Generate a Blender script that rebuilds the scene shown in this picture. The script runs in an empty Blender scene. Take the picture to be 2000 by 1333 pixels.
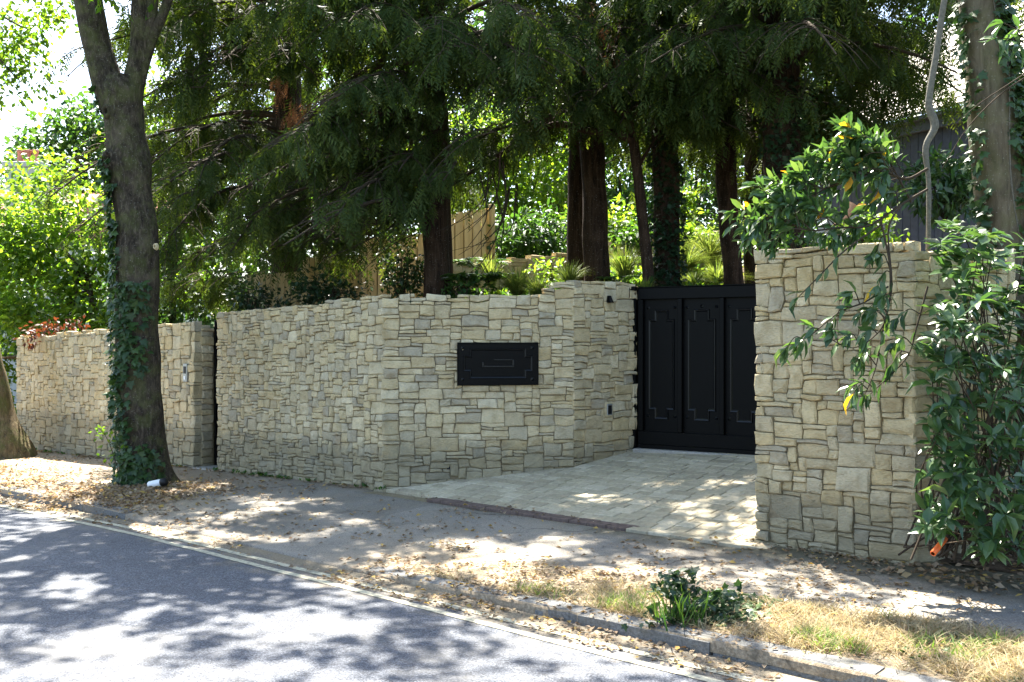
import bpy, bmesh, math, random
import numpy as np
from mathutils import Vector, Matrix, noise as mnoise

# ------------------------------------------------------------------ camera, sky, sun, exposure
sc = bpy.context.scene
COL = sc.collection
CAM_Z = 1.6
F = 1944.0
cam_d = bpy.data.cameras.new('camera')
cam_d.sensor_width = 36.0
cam_d.lens = 36.0 * F / 2000.0
cam_d.clip_end = 2000.0
cam = bpy.data.objects.new('camera', cam_d)
COL.objects.link(cam)
cam.location = (0, 0, CAM_Z)
cam.rotation_euler = (math.radians(90), 0, 0)
sc.camera = cam

SUN_EL = math.radians(58)
SUN_AZ = math.radians(-18)            # measured from +Y, negative is towards -X
SDIR = Vector((math.sin(SUN_AZ) * math.cos(SUN_EL), math.cos(SUN_AZ) * math.cos(SUN_EL), math.sin(SUN_EL)))
world = bpy.data.worlds.new('World')
sc.world = world
world.use_nodes = True
wn = world.node_tree
for n in list(wn.nodes):
    wn.nodes.remove(n)
wo = wn.nodes.new('ShaderNodeOutputWorld')
wb = wn.nodes.new('ShaderNodeBackground')
ws = wn.nodes.new('ShaderNodeTexSky')
ws.sky_type = 'NISHITA'
ws.sun_disc = False
ws.sun_elevation = SUN_EL
ws.sun_rotation = SUN_AZ
ws.air_density = 1.0
ws.dust_density = 2.0
wb.inputs['Strength'].default_value = 0.085
wn.links.new(ws.outputs[0], wb.inputs['Color'])
wn.links.new(wb.outputs[0], wo.inputs['Surface'])
sun_d = bpy.data.lights.new('sun', 'SUN')
sun_d.energy = 5.0
sun_d.angle = math.radians(0.55)
sun_d.color = (1.0, 0.94, 0.84)
sun = bpy.data.objects.new('sun', sun_d)
COL.objects.link(sun)
sun.rotation_euler = (-SDIR).to_track_quat('-Z', 'Y').to_euler()
sc.view_settings.view_transform = 'Standard'
sc.view_settings.look = 'None'
sc.view_settings.gamma = 1.0
sc.view_settings.exposure = 2.75
sc.view_settings.use_curve_mapping = False
cy = sc.cycles
cy.use_denoising = True
cy.denoiser = 'OPENIMAGEDENOISE'
cy.max_bounces = 7
cy.diffuse_bounces = 4
cy.glossy_bounces = 2
cy.transmission_bounces = 4
cy.caustics_reflective = False
cy.caustics_refractive = False

# ------------------------------------------------------------------ helpers
rng = np.random.default_rng(7)
random.seed(7)
PI = math.pi


def P(px, py, d):
    """a point d metres in front of the camera's standpoint, seen at pixel (px, py) of the photograph"""
    return np.array([(px - 1000.0) / F * d, d, CAM_Z - (py - 666.5) / F * d])


CORNER = np.array([-1.395, 10.76])
EU = np.array([0.743, -0.669]); EU /= np.linalg.norm(EU)
EV = np.array([-EU[1], EU[0]])


def UV2(u, v):
    return CORNER + EU * u + EV * v


def uvof(x, y):
    r = np.array([x, y]) - CORNER
    return float(r @ EU), float(r @ EV)


def base_z(u):
    return np.where(np.asarray(u) < 0, 0.027 * np.asarray(u, float), 0.005 * np.asarray(u, float))


KV = -2.42


def kerb_h(u):
    return np.interp(u, [-30, -6, -2, -0.95, -0.3, 1.5, 2.58, 4.0, 5.6, 8, 30],
                     [.10, .10, .085, .06, .012, .012, .02, .05, .08, .09, .09])


def gutter_z(u):
    return base_z(u) - 0.095


def pave_z(u, v):
    t = np.clip(np.asarray(v) / KV, 0, 1)
    return base_z(u) * (1 - t) + (gutter_z(u) + kerb_h(u)) * t


def road_z(u, v):
    w = KV - np.asarray(v)
    return gutter_z(u) + 0.10 * np.sin(np.clip(w / 6.0, 0, 1) * PI * 0.55)


def mesh_obj(name, verts, faces, mat, parent=None, smooth=False, loc=None, link=True):
    me = bpy.data.meshes.new(name)
    me.from_pydata([tuple(map(float, v)) for v in verts], [], [tuple(int(i) for i in f) for f in faces])
    if mat is not None:
        me.materials.append(mat)
    if smooth:
        me.polygons.foreach_set('use_smooth', [True] * len(me.polygons))
    me.update()
    o = bpy.data.objects.new(name, me)
    if link:
        COL.objects.link(o)
    if parent is not None:
        o.parent = parent
        o.location = -parent_loc(parent) if loc is None else Vector(loc) - parent_loc(parent)
    elif loc is not None:
        o.location = loc
    return o


def parent_loc(p):
    l = Vector(p.location)
    while p.parent is not None:
        p = p.parent
        l = l + Vector(p.location)
    return l


def fast_mesh(name, V, T, mat, parent=None, rnd=None, smooth=False):
    """V (n,3), T (m,3|4) faces of one size, rnd (m,) per face"""
    me = bpy.data.meshes.new(name)
    V = np.asarray(V, np.float32); T = np.asarray(T, np.int32)
    m, k = T.shape
    me.vertices.add(len(V)); me.vertices.foreach_set('co', V.ravel())
    me.loops.add(m * k); me.loops.foreach_set('vertex_index', T.ravel())
    me.polygons.add(m)
    me.polygons.foreach_set('loop_start', np.arange(0, m * k, k, dtype=np.int32))
    if smooth:
        me.polygons.foreach_set('use_smooth', np.ones(m, bool))
    me.update(calc_edges=True)
    if rnd is not None:
        a = me.attributes.new('rnd', 'FLOAT', 'FACE')
        a.data.foreach_set('value', np.asarray(rnd, np.float32))
    me.materials.append(mat)
    o = bpy.data.objects.new(name, me)
    COL.objects.link(o)
    if parent is not None:
        o.parent = parent
        o.location = -parent_loc(parent)
    return o


def tag(o, label=None, cat=None, group=None, kind=None):
    if label: o['label'] = label
    if cat: o['category'] = cat
    if group: o['group'] = group
    if kind: o['kind'] = kind
    return o


def thing(name, loc, label, cat, group=None):
    e = bpy.data.objects.new(name, None)
    e.empty_display_size = 0.2
    COL.objects.link(e)
    e.location = tuple(float(c) for c in loc)
    return tag(e, label, cat, group)


def structure(name):
    e = bpy.data.objects.new(name, None)
    COL.objects.link(e)
    e['kind'] = 'structure'
    return e


def box_mesh(A, ex, ey, ez, lo, hi, bev=0.0):
    """box with origin A and axes; lo, hi in local coordinates"""
    A = np.asarray(A, float)
    V, Fs = [], []
    for z in (lo[2], hi[2]):
        for (x, y) in ((lo[0], lo[1]), (hi[0], lo[1]), (hi[0], hi[1]), (lo[0], hi[1])):
            V.append(A + np.asarray(ex) * x + np.asarray(ey) * y + np.asarray(ez) * z)
    Fs = [(0, 3, 2, 1), (4, 5, 6, 7), (0, 1, 5, 4), (1, 2, 6, 5), (2, 3, 7, 6), (3, 0, 4, 7)]
    return V, Fs


def add_box(name, A, ex, ey, ez, lo, hi, mat, parent, bevel=0.0):
    V, Fs = box_mesh(A, ex, ey, ez, lo, hi)
    c = sum(V) / 8
    o = mesh_obj(name, [v - c for v in V], Fs, mat, parent, loc=tuple(c))
    fix_normals(o)
    if bevel:
        bev(o, bevel)
    return o


def fix_normals(o):
    bm = bmesh.new(); bm.from_mesh(o.data)
    bmesh.ops.recalc_face_normals(bm, faces=bm.faces)
    bm.to_mesh(o.data); bm.free()


def bev(o, w, seg=1):
    bm = bmesh.new(); bm.from_mesh(o.data)
    bmesh.ops.bevel(bm, geom=bm.edges[:], offset=w, segments=seg, affect='EDGES', profile=0.5)
    bm.to_mesh(o.data); bm.free()


def join_boxes(name, boxes, mat, parent, bevel=0.0, loc=None):
    """several touching bars of ONE part"""
    V, Fs = [], []
    for (A, ex, ey, ez, lo, hi) in boxes:
        v, f = box_mesh(A, ex, ey, ez, lo, hi)
        k = len(V)
        V += v; Fs += [tuple(i + k for i in ff) for ff in f]
    o = mesh_obj(name, V, Fs, mat, parent)
    fix_normals(o)
    if bevel: bev(o, bevel)
    return o


def norm(a):
    a = np.asarray(a, float)
    n = np.linalg.norm(a, axis=-1, keepdims=True)
    return a / np.maximum(n, 1e-9)


def frames(D, roll):
    """rotation matrices (n,3,3); rows are local x, y(=D), z"""
    D = norm(D)
    up = np.where(np.abs(D[:, 2:3]) > 0.97, np.array([[1.0, 0, 0]]), np.array([[0, 0, 1.0]]))
    X = norm(np.cross(D, up)); Z = np.cross(X, D)
    c, s = np.cos(roll)[:, None], np.sin(roll)[:, None]
    X2 = X * c + Z * s
    Z2 = -X * s + Z * c
    return np.stack([X2, D, Z2], axis=1)


def cloud(name, pos, D, size, tmpl, mat, parent=None, roll=None, width=None, rnd=None, kind=None):
    pos = np.asarray(pos, float); n = len(pos)
    tv, tf = tmpl
    R = frames(np.asarray(D, float), rng.uniform(-.6, .6, n) if roll is None else roll)
    S = np.ones((n, 1, 3)) * np.asarray(size, float).reshape(n, 1, 1)
    if width is not None:
        S[:, :, 0] *= np.asarray(width).reshape(n, 1)
    if tv.ndim == 3:
        L = tv[rng.integers(0, len(tv), n)] * S
        tv = tv[0]
    else:
        L = tv[None] * S
    V = np.einsum('nvi,nij->nvj', L, R) + pos[:, None, :]
    nv, nf = len(tv), len(tf)
    T = (tf[None] + (np.arange(n) * nv)[:, None, None]).reshape(-1, tf.shape[1])
    r = rng.random(n) if rnd is None else rnd
    o = fast_mesh(name, V.reshape(-1, 3), T, mat, parent, np.repeat(r, nf), smooth=False)
    if kind: o['kind'] = kind
    return o


def tube_arrays(paths, sides=6, bump=0.0, bscale=3.0):
    """paths: list of (pts, radii) -> V, T quads"""
    V, T, off = [], [], 0
    ang = np.linspace(0, 2 * PI, sides, endpoint=False)
    for pts, rad in paths:
        pts = np.asarray(pts, float); rad = np.asarray(rad, float); n = len(pts)
        tan = norm(np.gradient(pts, axis=0))
        ref = np.array([1.0, 0, 0]) if abs(tan[0][0]) < 0.8 else np.array([0, 1.0, 0])
        X = norm(np.cross(tan, np.cross(ref[None], tan)))
        Y = np.cross(tan, X)
        ring = pts[:, None, :] + rad[:, None, None] * (np.cos(ang)[None, :, None] * X[:, None, :] + np.sin(ang)[None, :, None] * Y[:, None, :])
        if bump:
            flat = ring.reshape(-1, 3)
            nz = np.array([mnoise.noise(Vector((p[0] * bscale, p[1] * bscale, p[2] * bscale * .5))) for p in flat]).reshape(n, sides)
            cen = pts[:, None, :]
            ring = cen + (ring - cen) * (1 + bump * nz[..., None])
        V.append(ring.reshape(-1, 3))
        i = np.arange(n - 1)[:, None] * sides; j = np.arange(sides)[None]
        j2 = (j + 1) % sides
        q = np.stack([i + j, i + j2, i + sides + j2, i + sides + j], axis=-1).reshape(-1, 4) + off
        T.append(q); off += n * sides
    return np.concatenate(V), np.concatenate(T)


def tubes(name, paths, mat, parent=None, sides=6, bump=0.0, bscale=3.0):
    V, T = tube_arrays(paths, sides, bump, bscale)
    return fast_mesh(name, V, T, mat, parent, smooth=True)


def spline(pts, n):
    """Catmull-Rom through pts (rows may carry a radius too)"""
    pts = np.asarray(pts, float)
    if len(pts) == 2:
        return pts[0] + (pts[1] - pts[0]) * np.linspace(0, 1, n)[:, None]
    q = np.vstack([2 * pts[0] - pts[1], pts, 2 * pts[-1] - pts[-2]])
    out = []
    for t in np.linspace(0, len(pts) - 1 - 1e-6, n):
        i = int(t); f = t - i
        a, b, c, d = q[i], q[i + 1], q[i + 2], q[i + 3]
        out.append(0.5 * (2 * b + (c - a) * f + (2 * a - 5 * b + 4 * c - d) * f ** 2 + (3 * b - a - 3 * c + d) * f ** 3))
    return np.array(out)


# ------------------------------------------------------------------ materials
class NT:
    def __init__(self, name):
        self.m = bpy.data.materials.new(name)
        self.m.use_nodes = True
        self.t = self.m.node_tree
        for n in list(self.t.nodes): self.t.nodes.remove(n)
        self.out = self.n('ShaderNodeOutputMaterial')

    def n(self, typ, **kw):
        nd = self.t.nodes.new(typ)
        for k, v in kw.items(): setattr(nd, k, v)
        return nd

    def l(self, a, b): self.t.links.new(a, b)

    def val(self, sock, v):
        if isinstance(v, (int, float)): sock.default_value = v
        elif isinstance(v, (tuple, list)):
            sock.default_value = tuple(v) + (1,) if len(v) == 3 and len(sock.default_value) == 4 else tuple(v)
        else: self.l(v, sock)

    def noise(self, vec, scale, detail=4, rough=.55, dist=0.0):
        nd = self.n('ShaderNodeTexNoise'); nd.inputs['Scale'].default_value = scale
        nd.inputs['Detail'].default_value = detail; nd.inputs['Roughness'].default_value = rough
        nd.inputs['Distortion'].default_value = dist
        if vec is not None: self.l(vec, nd.inputs['Vector'])
        return nd.outputs['Fac']

    def ramp(self, fac, stops):
        r = self.n('ShaderNodeValToRGB')
        e = r.color_ramp.elements
        while len(e) < len(stops): e.new(0.5)
        for i, (p, c) in enumerate(stops):
            e[i].position = p
            e[i].color = (c, c, c, 1) if isinstance(c, (int, float)) else tuple(c) + (1,)
        self.l(fac, r.inputs['Fac'])
        return r.outputs['Color']

    def mix(self, fac, a, b, mode='MIX'):
        nd = self.n('ShaderNodeMix', data_type='RGBA', blend_type=mode)
        self.val(nd.inputs[0], fac); self.val(nd.inputs[6], a); self.val(nd.inputs[7], b)
        return nd.outputs[2]

    def math(self, op, a, b=0.0):
        nd = self.n('ShaderNodeMath', operation=op)
        self.val(nd.inputs[0], a); self.val(nd.inputs[1], b)
        return nd.outputs[0]

    def pos(self): return self.n('ShaderNodeNewGeometry').outputs['Position']

    def scaled(self, vec, s):
        nd = self.n('ShaderNodeVectorMath', operation='MULTIPLY')
        self.l(vec, nd.inputs[0]); nd.inputs[1].default_value = s
        return nd.outputs[0]

    def rnd(self):
        a = self.n('ShaderNodeAttribute', attribute_name='rnd').outputs['Fac']
        b = self.n('ShaderNodeObjectInfo').outputs['Random']
        return self.math('FRACT', self.math('ADD', a, b))

    def bump(self, h, strength, dist=0.01, nrm=None):
        nd = self.n('ShaderNodeBump'); nd.inputs['Strength'].default_value = strength
        nd.inputs['Distance'].default_value = dist
        self.l(h, nd.inputs['Height'])
        if nrm is not None: self.l(nrm, nd.inputs['Normal'])
        return nd.outputs['Normal']

    def bsdf(self, color, rough=.8, nrm=None, spec=.3, metal=0.0):
        b = self.n('ShaderNodeBsdfPrincipled')
        self.val(b.inputs['Base Color'], color); self.val(b.inputs['Roughness'], rough)
        b.inputs['Specular IOR Level'].default_value = spec
        b.inputs['Metallic'].default_value = metal
        if nrm is not None: self.l(nrm, b.inputs['Normal'])
        return b.outputs[0]

    def done(self, sh):
        self.l(sh, self.out.inputs['Surface'])
        return self.m


def leaf_mat(name, cols, trans=.4, rough=.45, spec=.4, tcol=None, scale=1.0):
    t = NT(name)
    r = t.rnd()
    n = len(cols)
    c = t.ramp(r, [((i + .5) / n, tuple(k * scale for k in q)) for i, q in enumerate(cols)])
    b = t.bsdf(c, rough, spec=spec)
    tr = t.n('ShaderNodeBsdfTranslucent')
    tc = t.mix(1.0, c, tcol or (1.6, 1.7, .7), 'MULTIPLY')
    t.l(tc, tr.inputs['Color'])
    mx = t.n('ShaderNodeMixShader'); mx.inputs[0].default_value = trans
    t.l(b, mx.inputs[1]); t.l(tr.outputs[0], mx.inputs[2])
    return t.done(mx.outputs[0])


def stone_mat(name, tint=(1, 1, 1)):
    t = NT(name)
    p = t.pos(); r = t.rnd()
    cols = [(.54, .435, .25), (.61, .51, .32), (.47, .39, .245), (.57, .465, .27), (.66, .57, .385), (.50, .435, .30), (.59, .49, .30), (.42, .365, .26)]
    c = t.ramp(r, [((i + .5) / 8, tuple(a * b for a, b in zip(q, tint))) for i, q in enumerate(cols)])
    n1 = t.noise(p, 9, 5, .6)
    n2 = t.noise(t.scaled(p, (1, 1, 2.6)), 38, 6, .65)
    c = t.mix(.55, c, t.ramp(n1, [(.3, (.62, .56, .45)), (.5, (1, 1, 1)), (.72, (1.25, 1.22, 1.15))]), 'MULTIPLY')
    c = t.mix(.6, c, t.ramp(n2, [(.3, (.66, .64, .6)), (.5, (1, 1, 1)), (.75, (1.2, 1.18, 1.12))]), 'MULTIPLY')
    # iron stains and green-grey film
    n3 = t.noise(p, 3.1, 4, .6)
    c = t.mix(t.ramp(n3, [(.60, 0.0), (.72, .45)]), c, (.36, .245, .12))
    n4 = t.noise(t.scaled(p, (1, 1, .6)), 1.7, 5, .6)
    c = t.mix(t.ramp(n4, [(.55, 0.0), (.75, .4)]), c, (.23, .22, .15))
    # rising damp / splash dirt near the footing (moss and grime with its own ragged edge)
    sx = t.n('ShaderNodeSeparateXYZ'); t.l(p, sx.inputs[0])
    low = t.math('ADD', sx.outputs['Z'], t.math('MULTIPLY', n1, -.7))
    c = t.mix(t.ramp(low, [(0.0, .55), (.16, 0.0)]), c, (.17, .16, .115))
    h = t.math('ADD', t.math('MULTIPLY', n2, .7), t.math('MULTIPLY', t.noise(p, 16, 6, .7), 1.0))
    nr = t.bump(h, .9, .022)
    return t.done(t.bsdf(c, .9, nr, .15))


def simple_mat(name, col, rough=.6, spec=.3, nscale=20, namt=.25, bump=.1, metal=0.0):
    t = NT(name)
    p = t.pos()
    n = t.noise(p, nscale, 5, .6)
    c = t.mix(namt, col, t.ramp(n, [(.3, (.45, .45, .45)), (.7, (1.5, 1.5, 1.5))]), 'MULTIPLY')
    nr = t.bump(n, bump, .01)
    return t.done(t.bsdf(c, rough, nr, spec, metal))


def bark_mat(name, c1, c2, c3, scale=1.0, moss=0.0, vert=.22, strength=.9):
    t = NT(name)
    p = t.scaled(t.pos(), (1, 1, vert))
    n1 = t.noise(p, 28 * scale, 6, .65, .6)
    n2 = t.noise(t.pos(), 4, 4, .6)
    c = t.ramp(n1, [(.32, c1), (.52, c2), (.72, c3)])
    c = t.mix(t.ramp(n2, [(.5, 0.0), (.7, .55)]), c, c3)
    if moss:
        c = t.mix(t.ramp(t.noise(t.pos(), 6, 5, .65), [(.45, 0.0), (.62, moss)]), c, (.09, .10, .03))
    sp = t.noise(t.pos(), 60, 3, .5)
    c = t.mix(t.ramp(sp, [(.64, 0.0), (.7, .4)]), c, (.30, .29, .25))
    nr = t.bump(n1, strength, .02)
    return t.done(t.bsdf(c, .9, nr, .15))


M = {}
M['stone'] = stone_mat('sandstone')
M['mortar'] = simple_mat('mortar', (.22, .18, .115), .95, .1, 40, .5, .6)
M['bark'] = bark_mat('street_bark', (.014, .011, .008), (.045, .035, .025), (.12, .095, .068), moss=.45, strength=1.0, vert=.35)
M['bark_moss'] = bark_mat('mossy_bark', (.05, .04, .025), (.13, .095, .05), (.19, .15, .09), moss=.7)
M['bark_yew'] = bark_mat('yew_bark', (.010, .006, .004), (.036, .021, .013), (.085, .052, .033), vert=.12, scale=.8, strength=1.0)
M['bark_grey'] = bark_mat('grey_bark', (.055, .045, .03), (.115, .095, .065), (.17, .145, .10), scale=.6, moss=.3, strength=.4)
M['twig'] = simple_mat('twig', (.055, .042, .03), .9, .1, 30, .4, .2)
M['twig_grey'] = simple_mat('twig_grey', (.13, .12, .095), .85, .15, 50, .6, .3)
M['yew'] = leaf_mat('yew_needles', [(.028, .050, .013), (.050, .080, .020), (.040, .066, .020), (.085, .118, .030), (.032, .058, .016)], .40, .6, .2, (2.0, 1.9, .55))
M['yew_dead'] = leaf_mat('dead_needles', [(.14, .06, .025), (.22, .10, .04), (.10, .05, .025)], .2, .8, .1, (1, 1, 1))
M['lime'] = leaf_mat('lime_leaf', [(.06, .125, .018), (.085, .155, .022), (.05, .105, .02), (.11, .17, .025)], .52, .45, .35, (2.5, 2.4, .8))
M['bright'] = leaf_mat('shrub_leaf', [(.055, .12, .018), (.08, .15, .02), (.10, .165, .022), (.045, .10, .022), (.12, .18, .03)], .55, .45, .35, (2.7, 2.5, .8))
M['midgreen'] = leaf_mat('mid_green_leaf', [(.035, .085, .02), (.055, .115, .025), (.075, .135, .028), (.03, .075, .022)], .42, .45, .35)
M['dark'] = leaf_mat('dark_leaf', [(.016, .038, .017), (.025, .055, .022), (.035, .07, .028), (.02, .045, .02)], .25, .38, .45)
M['ivy'] = leaf_mat('ivy_leaf', [(.022, .05, .016), (.035, .07, .02), (.055, .10, .026), (.026, .055, .018), (.042, .085, .022)], .25, .42, .4)
M['laurel'] = leaf_mat('laurel_leaf', [(.045, .098, .034), (.06, .12, .04), (.085, .15, .048), (.04, .085, .034), (.055, .11, .04), (.11, .165, .055), (.032, .07, .03)], .32, .32, .55)
M['yellow_leaf'] = leaf_mat('yellow_leaf', [(.55, .30, .02), (.62, .40, .03)], .45, .5, .3, (1.2, 1.1, .6))
M['red_leaf'] = leaf_mat('red_leaf', [(.08, .026, .014), (.11, .038, .018), (.055, .022, .013)], .4, .5, .3, (1.4, 1, .6))
M['ogress'] = leaf_mat('ornamental_grass', [(.11, .17, .035), (.17, .22, .05), (.24, .27, .08), (.13, .2, .05)], .45, .5, .3, (1.5, 1.5, .8))
M['dry'] = leaf_mat('dry_grass', [(.34, .27, .15), (.42, .34, .20), (.26, .20, .11), (.46, .38, .24), (.20, .19, .09), (.30, .22, .13)], .3, .7, .15, (1.2, 1.15, .9))
M['greengrass'] = leaf_mat('green_grass', [(.07, .14, .03), (.11, .18, .04), (.16, .21, .06)], .4, .5, .3)
M['litter'] = leaf_mat('fallen_leaf', [(.22, .165, .11), (.30, .235, .155), (.16, .115, .075), (.36, .29, .20), (.25, .16, .09), (.13, .095, .065), (.33, .25, .15), (.20, .16, .115), (.40, .28, .08)], .2, .7, .2, (1.2, 1.0, .7))
M['black'] = simple_mat('black_paint', (.0018, .002, .0024), .42, .10, 6, .35, .05)
M['black_edge'] = simple_mat('black_paint_moulding_sheen', (.0028, .0034, .0045), .35, .3, 6, .2, .02)  # same black paint, colour lifted bluish to show a sheen on mouldings
M['steel'] = simple_mat('steel', (.35, .36, .36), .4, .5, 30, .2, .05, .7)
M['paver'] = None


def asphalt_mat():
    t = NT('road_asphalt')
    uv = t.n('ShaderNodeUVMap').outputs[0]
    p = t.pos()
    g = t.noise(p, 120, 5, .75)
    v = t.n('ShaderNodeTexVoronoi'); v.inputs['Scale'].default_value = 75; t.l(p, v.inputs['Vector'])
    big = t.noise(p, 1.1, 5, .6)
    c = t.ramp(g, [(.33, (.022, .024, .029)), (.5, (.078, .085, .100)), (.67, (.20, .21, .23))])
    c = t.mix(.6, c, t.ramp(v.outputs['Color'], [(.1, .45), (.9, 1.55)]), 'MULTIPLY')
    c = t.mix(.7, c, t.ramp(big, [(.3, .78), (.7, 1.18)]), 'MULTIPLY')
    c = t.mix(t.ramp(t.noise(p, 2.3, 6, .7), [(.60, 0.0), (.70, .45)]), c, (.05, .05, .052))
    c = t.mix(t.ramp(t.noise(t.scaled(p, (1, 1, 1)), .7, 7, .75), [(.52, 0.0), (.62, .5)]), c, (.15, .145, .135))
    s = t.n('ShaderNodeSeparateXYZ'); t.l(uv, s.inputs[0])
    w = t.math('ADD', s.outputs['Y'], t.math('MULTIPLY', t.noise(p, 3.5, 6, .65), 1.1))   # v + noise
    c = t.mix(t.ramp(w, [(0.0, 0.0), (1.0, 0.0)]), c, (.2, .17, .12)) if False else c
    edge = t.n('ShaderNodeMapRange'); t.l(w, edge.inputs[0])
    edge.inputs[1].default_value = KV + .05; edge.inputs[2].default_value = KV + .42
    grit = t.ramp(t.noise(p, 60, 4, .7), [(.3, (.10, .085, .06)), (.6, (.22, .185, .13)), (.8, (.33, .28, .2))])
    c = t.mix(edge.outputs[0], c, grit)
    nr = t.bump(t.math('ADD', g, v.outputs['Distance']), .5, .006)
    return t.done(t.bsdf(c, .85, nr, .25))


def pave_mat():
    t = NT('footway_asphalt')
    uv = t.n('ShaderNodeUVMap').outputs[0]
    p = t.pos()
    g = t.noise(p, 95, 6, .78)
    c = t.ramp(g, [(.33, (.075, .068, .058)), (.5, (.24, .222, .192)), (.67, (.41, .385, .335))])
    c = t.mix(.8, c, t.ramp(t.noise(p, .9, 6, .62), [(.3, .72), (.7, 1.25)]), 'MULTIPLY')
    s = t.n('ShaderNodeSeparateXYZ'); t.l(uv, s.inputs[0])
    wob = t.noise(p, 1.6, 7, .68)
    fine = t.noise(p, 22, 5, .7)
    soil = t.ramp(t.noise(p, 45, 6, .7), [(.25, (.13, .098, .062)), (.5, (.27, .215, .145)), (.72, (.44, .36, .25))])
    # soil strip beside the kerb (v from KV to about -1.3) where the verge is, and thin dust elsewhere
    vv = t.math('ADD', s.outputs['Y'], t.math('MULTIPLY', t.math('SUBTRACT', wob, .5), 1.7))
    k = t.n('ShaderNodeMapRange'); t.l(vv, k.inputs[0])
    k.inputs[1].default_value = -1.28; k.inputs[2].default_value = -1.62
    # less over the vehicle crossing
    uu = t.math('ABSOLUTE', t.math('SUBTRACT', s.outputs['X'], .8))
    cross = t.n('ShaderNodeMapRange'); t.l(t.math('ADD', uu, t.math('MULTIPLY', wob, 1.6)), cross.inputs[0])
    cross.inputs[1].default_value = 1.7; cross.inputs[2].default_value = 2.9
    m1 = t.math('MULTIPLY', k.outputs[0], t.math('ADD', t.math('MULTIPLY', cross.outputs[0], .85), .12))
    dust = t.ramp(t.math('ADD', t.math('MULTIPLY', wob, .6), t.math('MULTIPLY', fine, .5)), [(.5, 0.0), (.68, .75)])
    wallside = t.n('ShaderNodeMapRange'); t.l(t.math('ADD', s.outputs['Y'], t.math('MULTIPLY', wob, .35)), wallside.inputs[0])
    wallside.inputs[1].default_value = -.08; wallside.inputs[2].default_value = .12
    # the footway towards the far end is all trodden earth
    far = t.n('ShaderNodeMapRange'); t.l(t.math('ADD', s.outputs['X'], t.math('MULTIPLY', wob, 2.0)), far.inputs[0])
    far.inputs[1].default_value = .6; far.inputs[2].default_value = -1.6
    m = t.math('MAXIMUM', t.math('MAXIMUM', m1, t.math('MULTIPLY', dust, .6)), t.math('MAXIMUM', t.math('MULTIPLY', wallside.outputs[0], .8), t.math('MULTIPLY', far.outputs[0], .8)))
    c = t.mix(m, c, soil)
    cr = t.n('ShaderNodeTexVoronoi', feature='DISTANCE_TO_EDGE'); cr.inputs['Scale'].default_value = 1.1
    wv = t.n('ShaderNodeTexNoise'); wv.inputs['Scale'].default_value = 3.0; wv.inputs['Detail'].default_value = 6; t.l(p, wv.inputs['Vector'])
    t.l(t.mix(.35, p, wv.outputs['Color']), cr.inputs['Vector'])
    c = t.mix(t.math('MULTIPLY', t.ramp(cr.outputs['Distance'], [(0.0, .8), (.014, 0.0)]), t.ramp(t.noise(p, .8, 3), [(.45, 0.0), (.55, 1.0)])), c, (.045, .04, .03))
    pt = t.n('ShaderNodeTexVoronoi', distance='CHEBYCHEV'); pt.inputs['Scale'].default_value = .45; t.l(uv, pt.inputs['Vector'])
    c = t.mix(.8, c, t.ramp(pt.outputs['Color'], [(.1, .78), (.5, 1.0), (.9, 1.16)]), 'MULTIPLY')
    moss = t.n('ShaderNodeMapRange')
    t.l(t.math('ADD', s.outputs['Y'], t.math('MULTIPLY', t.noise(p, 5, 6, .7), .7)), moss.inputs[0])
    moss.inputs[1].default_value = -.28; moss.inputs[2].default_value = .1
    rr = t.n('ShaderNodeMapRange'); t.l(s.outputs['X'], rr.inputs[0]); rr.inputs[1].default_value = 2.3; rr.inputs[2].default_value = 3.6
    c = t.mix(t.math('MULTIPLY', t.math('MULTIPLY', moss.outputs[0], rr.outputs[0]), .75), c, (.07, .07, .04))
    nr = t.bump(t.math('ADD', g, t.math('MULTIPLY', fine, 1.2)), .7, .016)
    return t.done(t.bsdf(c, .9, nr, .2))


def paver_mat():
    t = NT('concrete_paver')
    p = t.pos(); r = t.rnd()
    c = t.ramp(r, [(.1, (.35, .30, .205)), (.35, (.45, .39, .275)), (.6, (.38, .33, .225)), (.9, (.49, .43, .31))])
    n = t.noise(p, 30, 6, .68)
    c = t.mix(.7, c, t.ramp(n, [(.3, .65), (.7, 1.3)]), 'MULTIPLY')
    c = t.mix(t.ramp(t.noise(p, 2.2, 5, .65), [(.5, 0.0), (.75, .5)]), c, (.17, .15, .11))
    return t.done(t.bsdf(c, .85, t.bump(n, .5, .008), .25))


def soil_mat():
    t = NT('soil')
    p = t.pos()
    n = t.noise(p, 14, 7, .7)
    c = t.ramp(n, [(.3, (.035, .024, .015)), (.5, (.085, .06, .038)), (.7, (.17, .125, .08))])
    return t.done(t.bsdf(c, .95, t.bump(n, .9, .04), .1))


def line_mat():
    t = NT('worn_yellow_paint')
    p = t.pos()
    n = t.noise(p, 26, 6, .7)
    c = t.ramp(t.noise(p, 120, 3, .6), [(.3, (.36, .34, .24)), (.7, (.54, .51, .38))])
    c = t.mix(t.ramp(n, [(.38, .85), (.55, .1)]), c, (.16, .155, .14))
    return t.done(t.bsdf(c, .8, t.bump(n, .3, .004), .2))


def kerb_mat():
    t = NT('granite_kerb')
    p = t.pos()
    n = t.noise(p, 60, 5, .7); n2 = t.noise(p, 5, 5, .65)
    c = t.ramp(n, [(.3, (.075, .075, .072)), (.5, (.15, .15, .145)), (.7, (.24, .24, .23))])
    c = t.mix(t.ramp(n2, [(.45, 0.0), (.7, .7)]), c, (.15, .135, .10))
    return t.done(t.bsdf(c, .85, t.bump(t.math('ADD', n, n2), .7, .015), .25))


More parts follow.
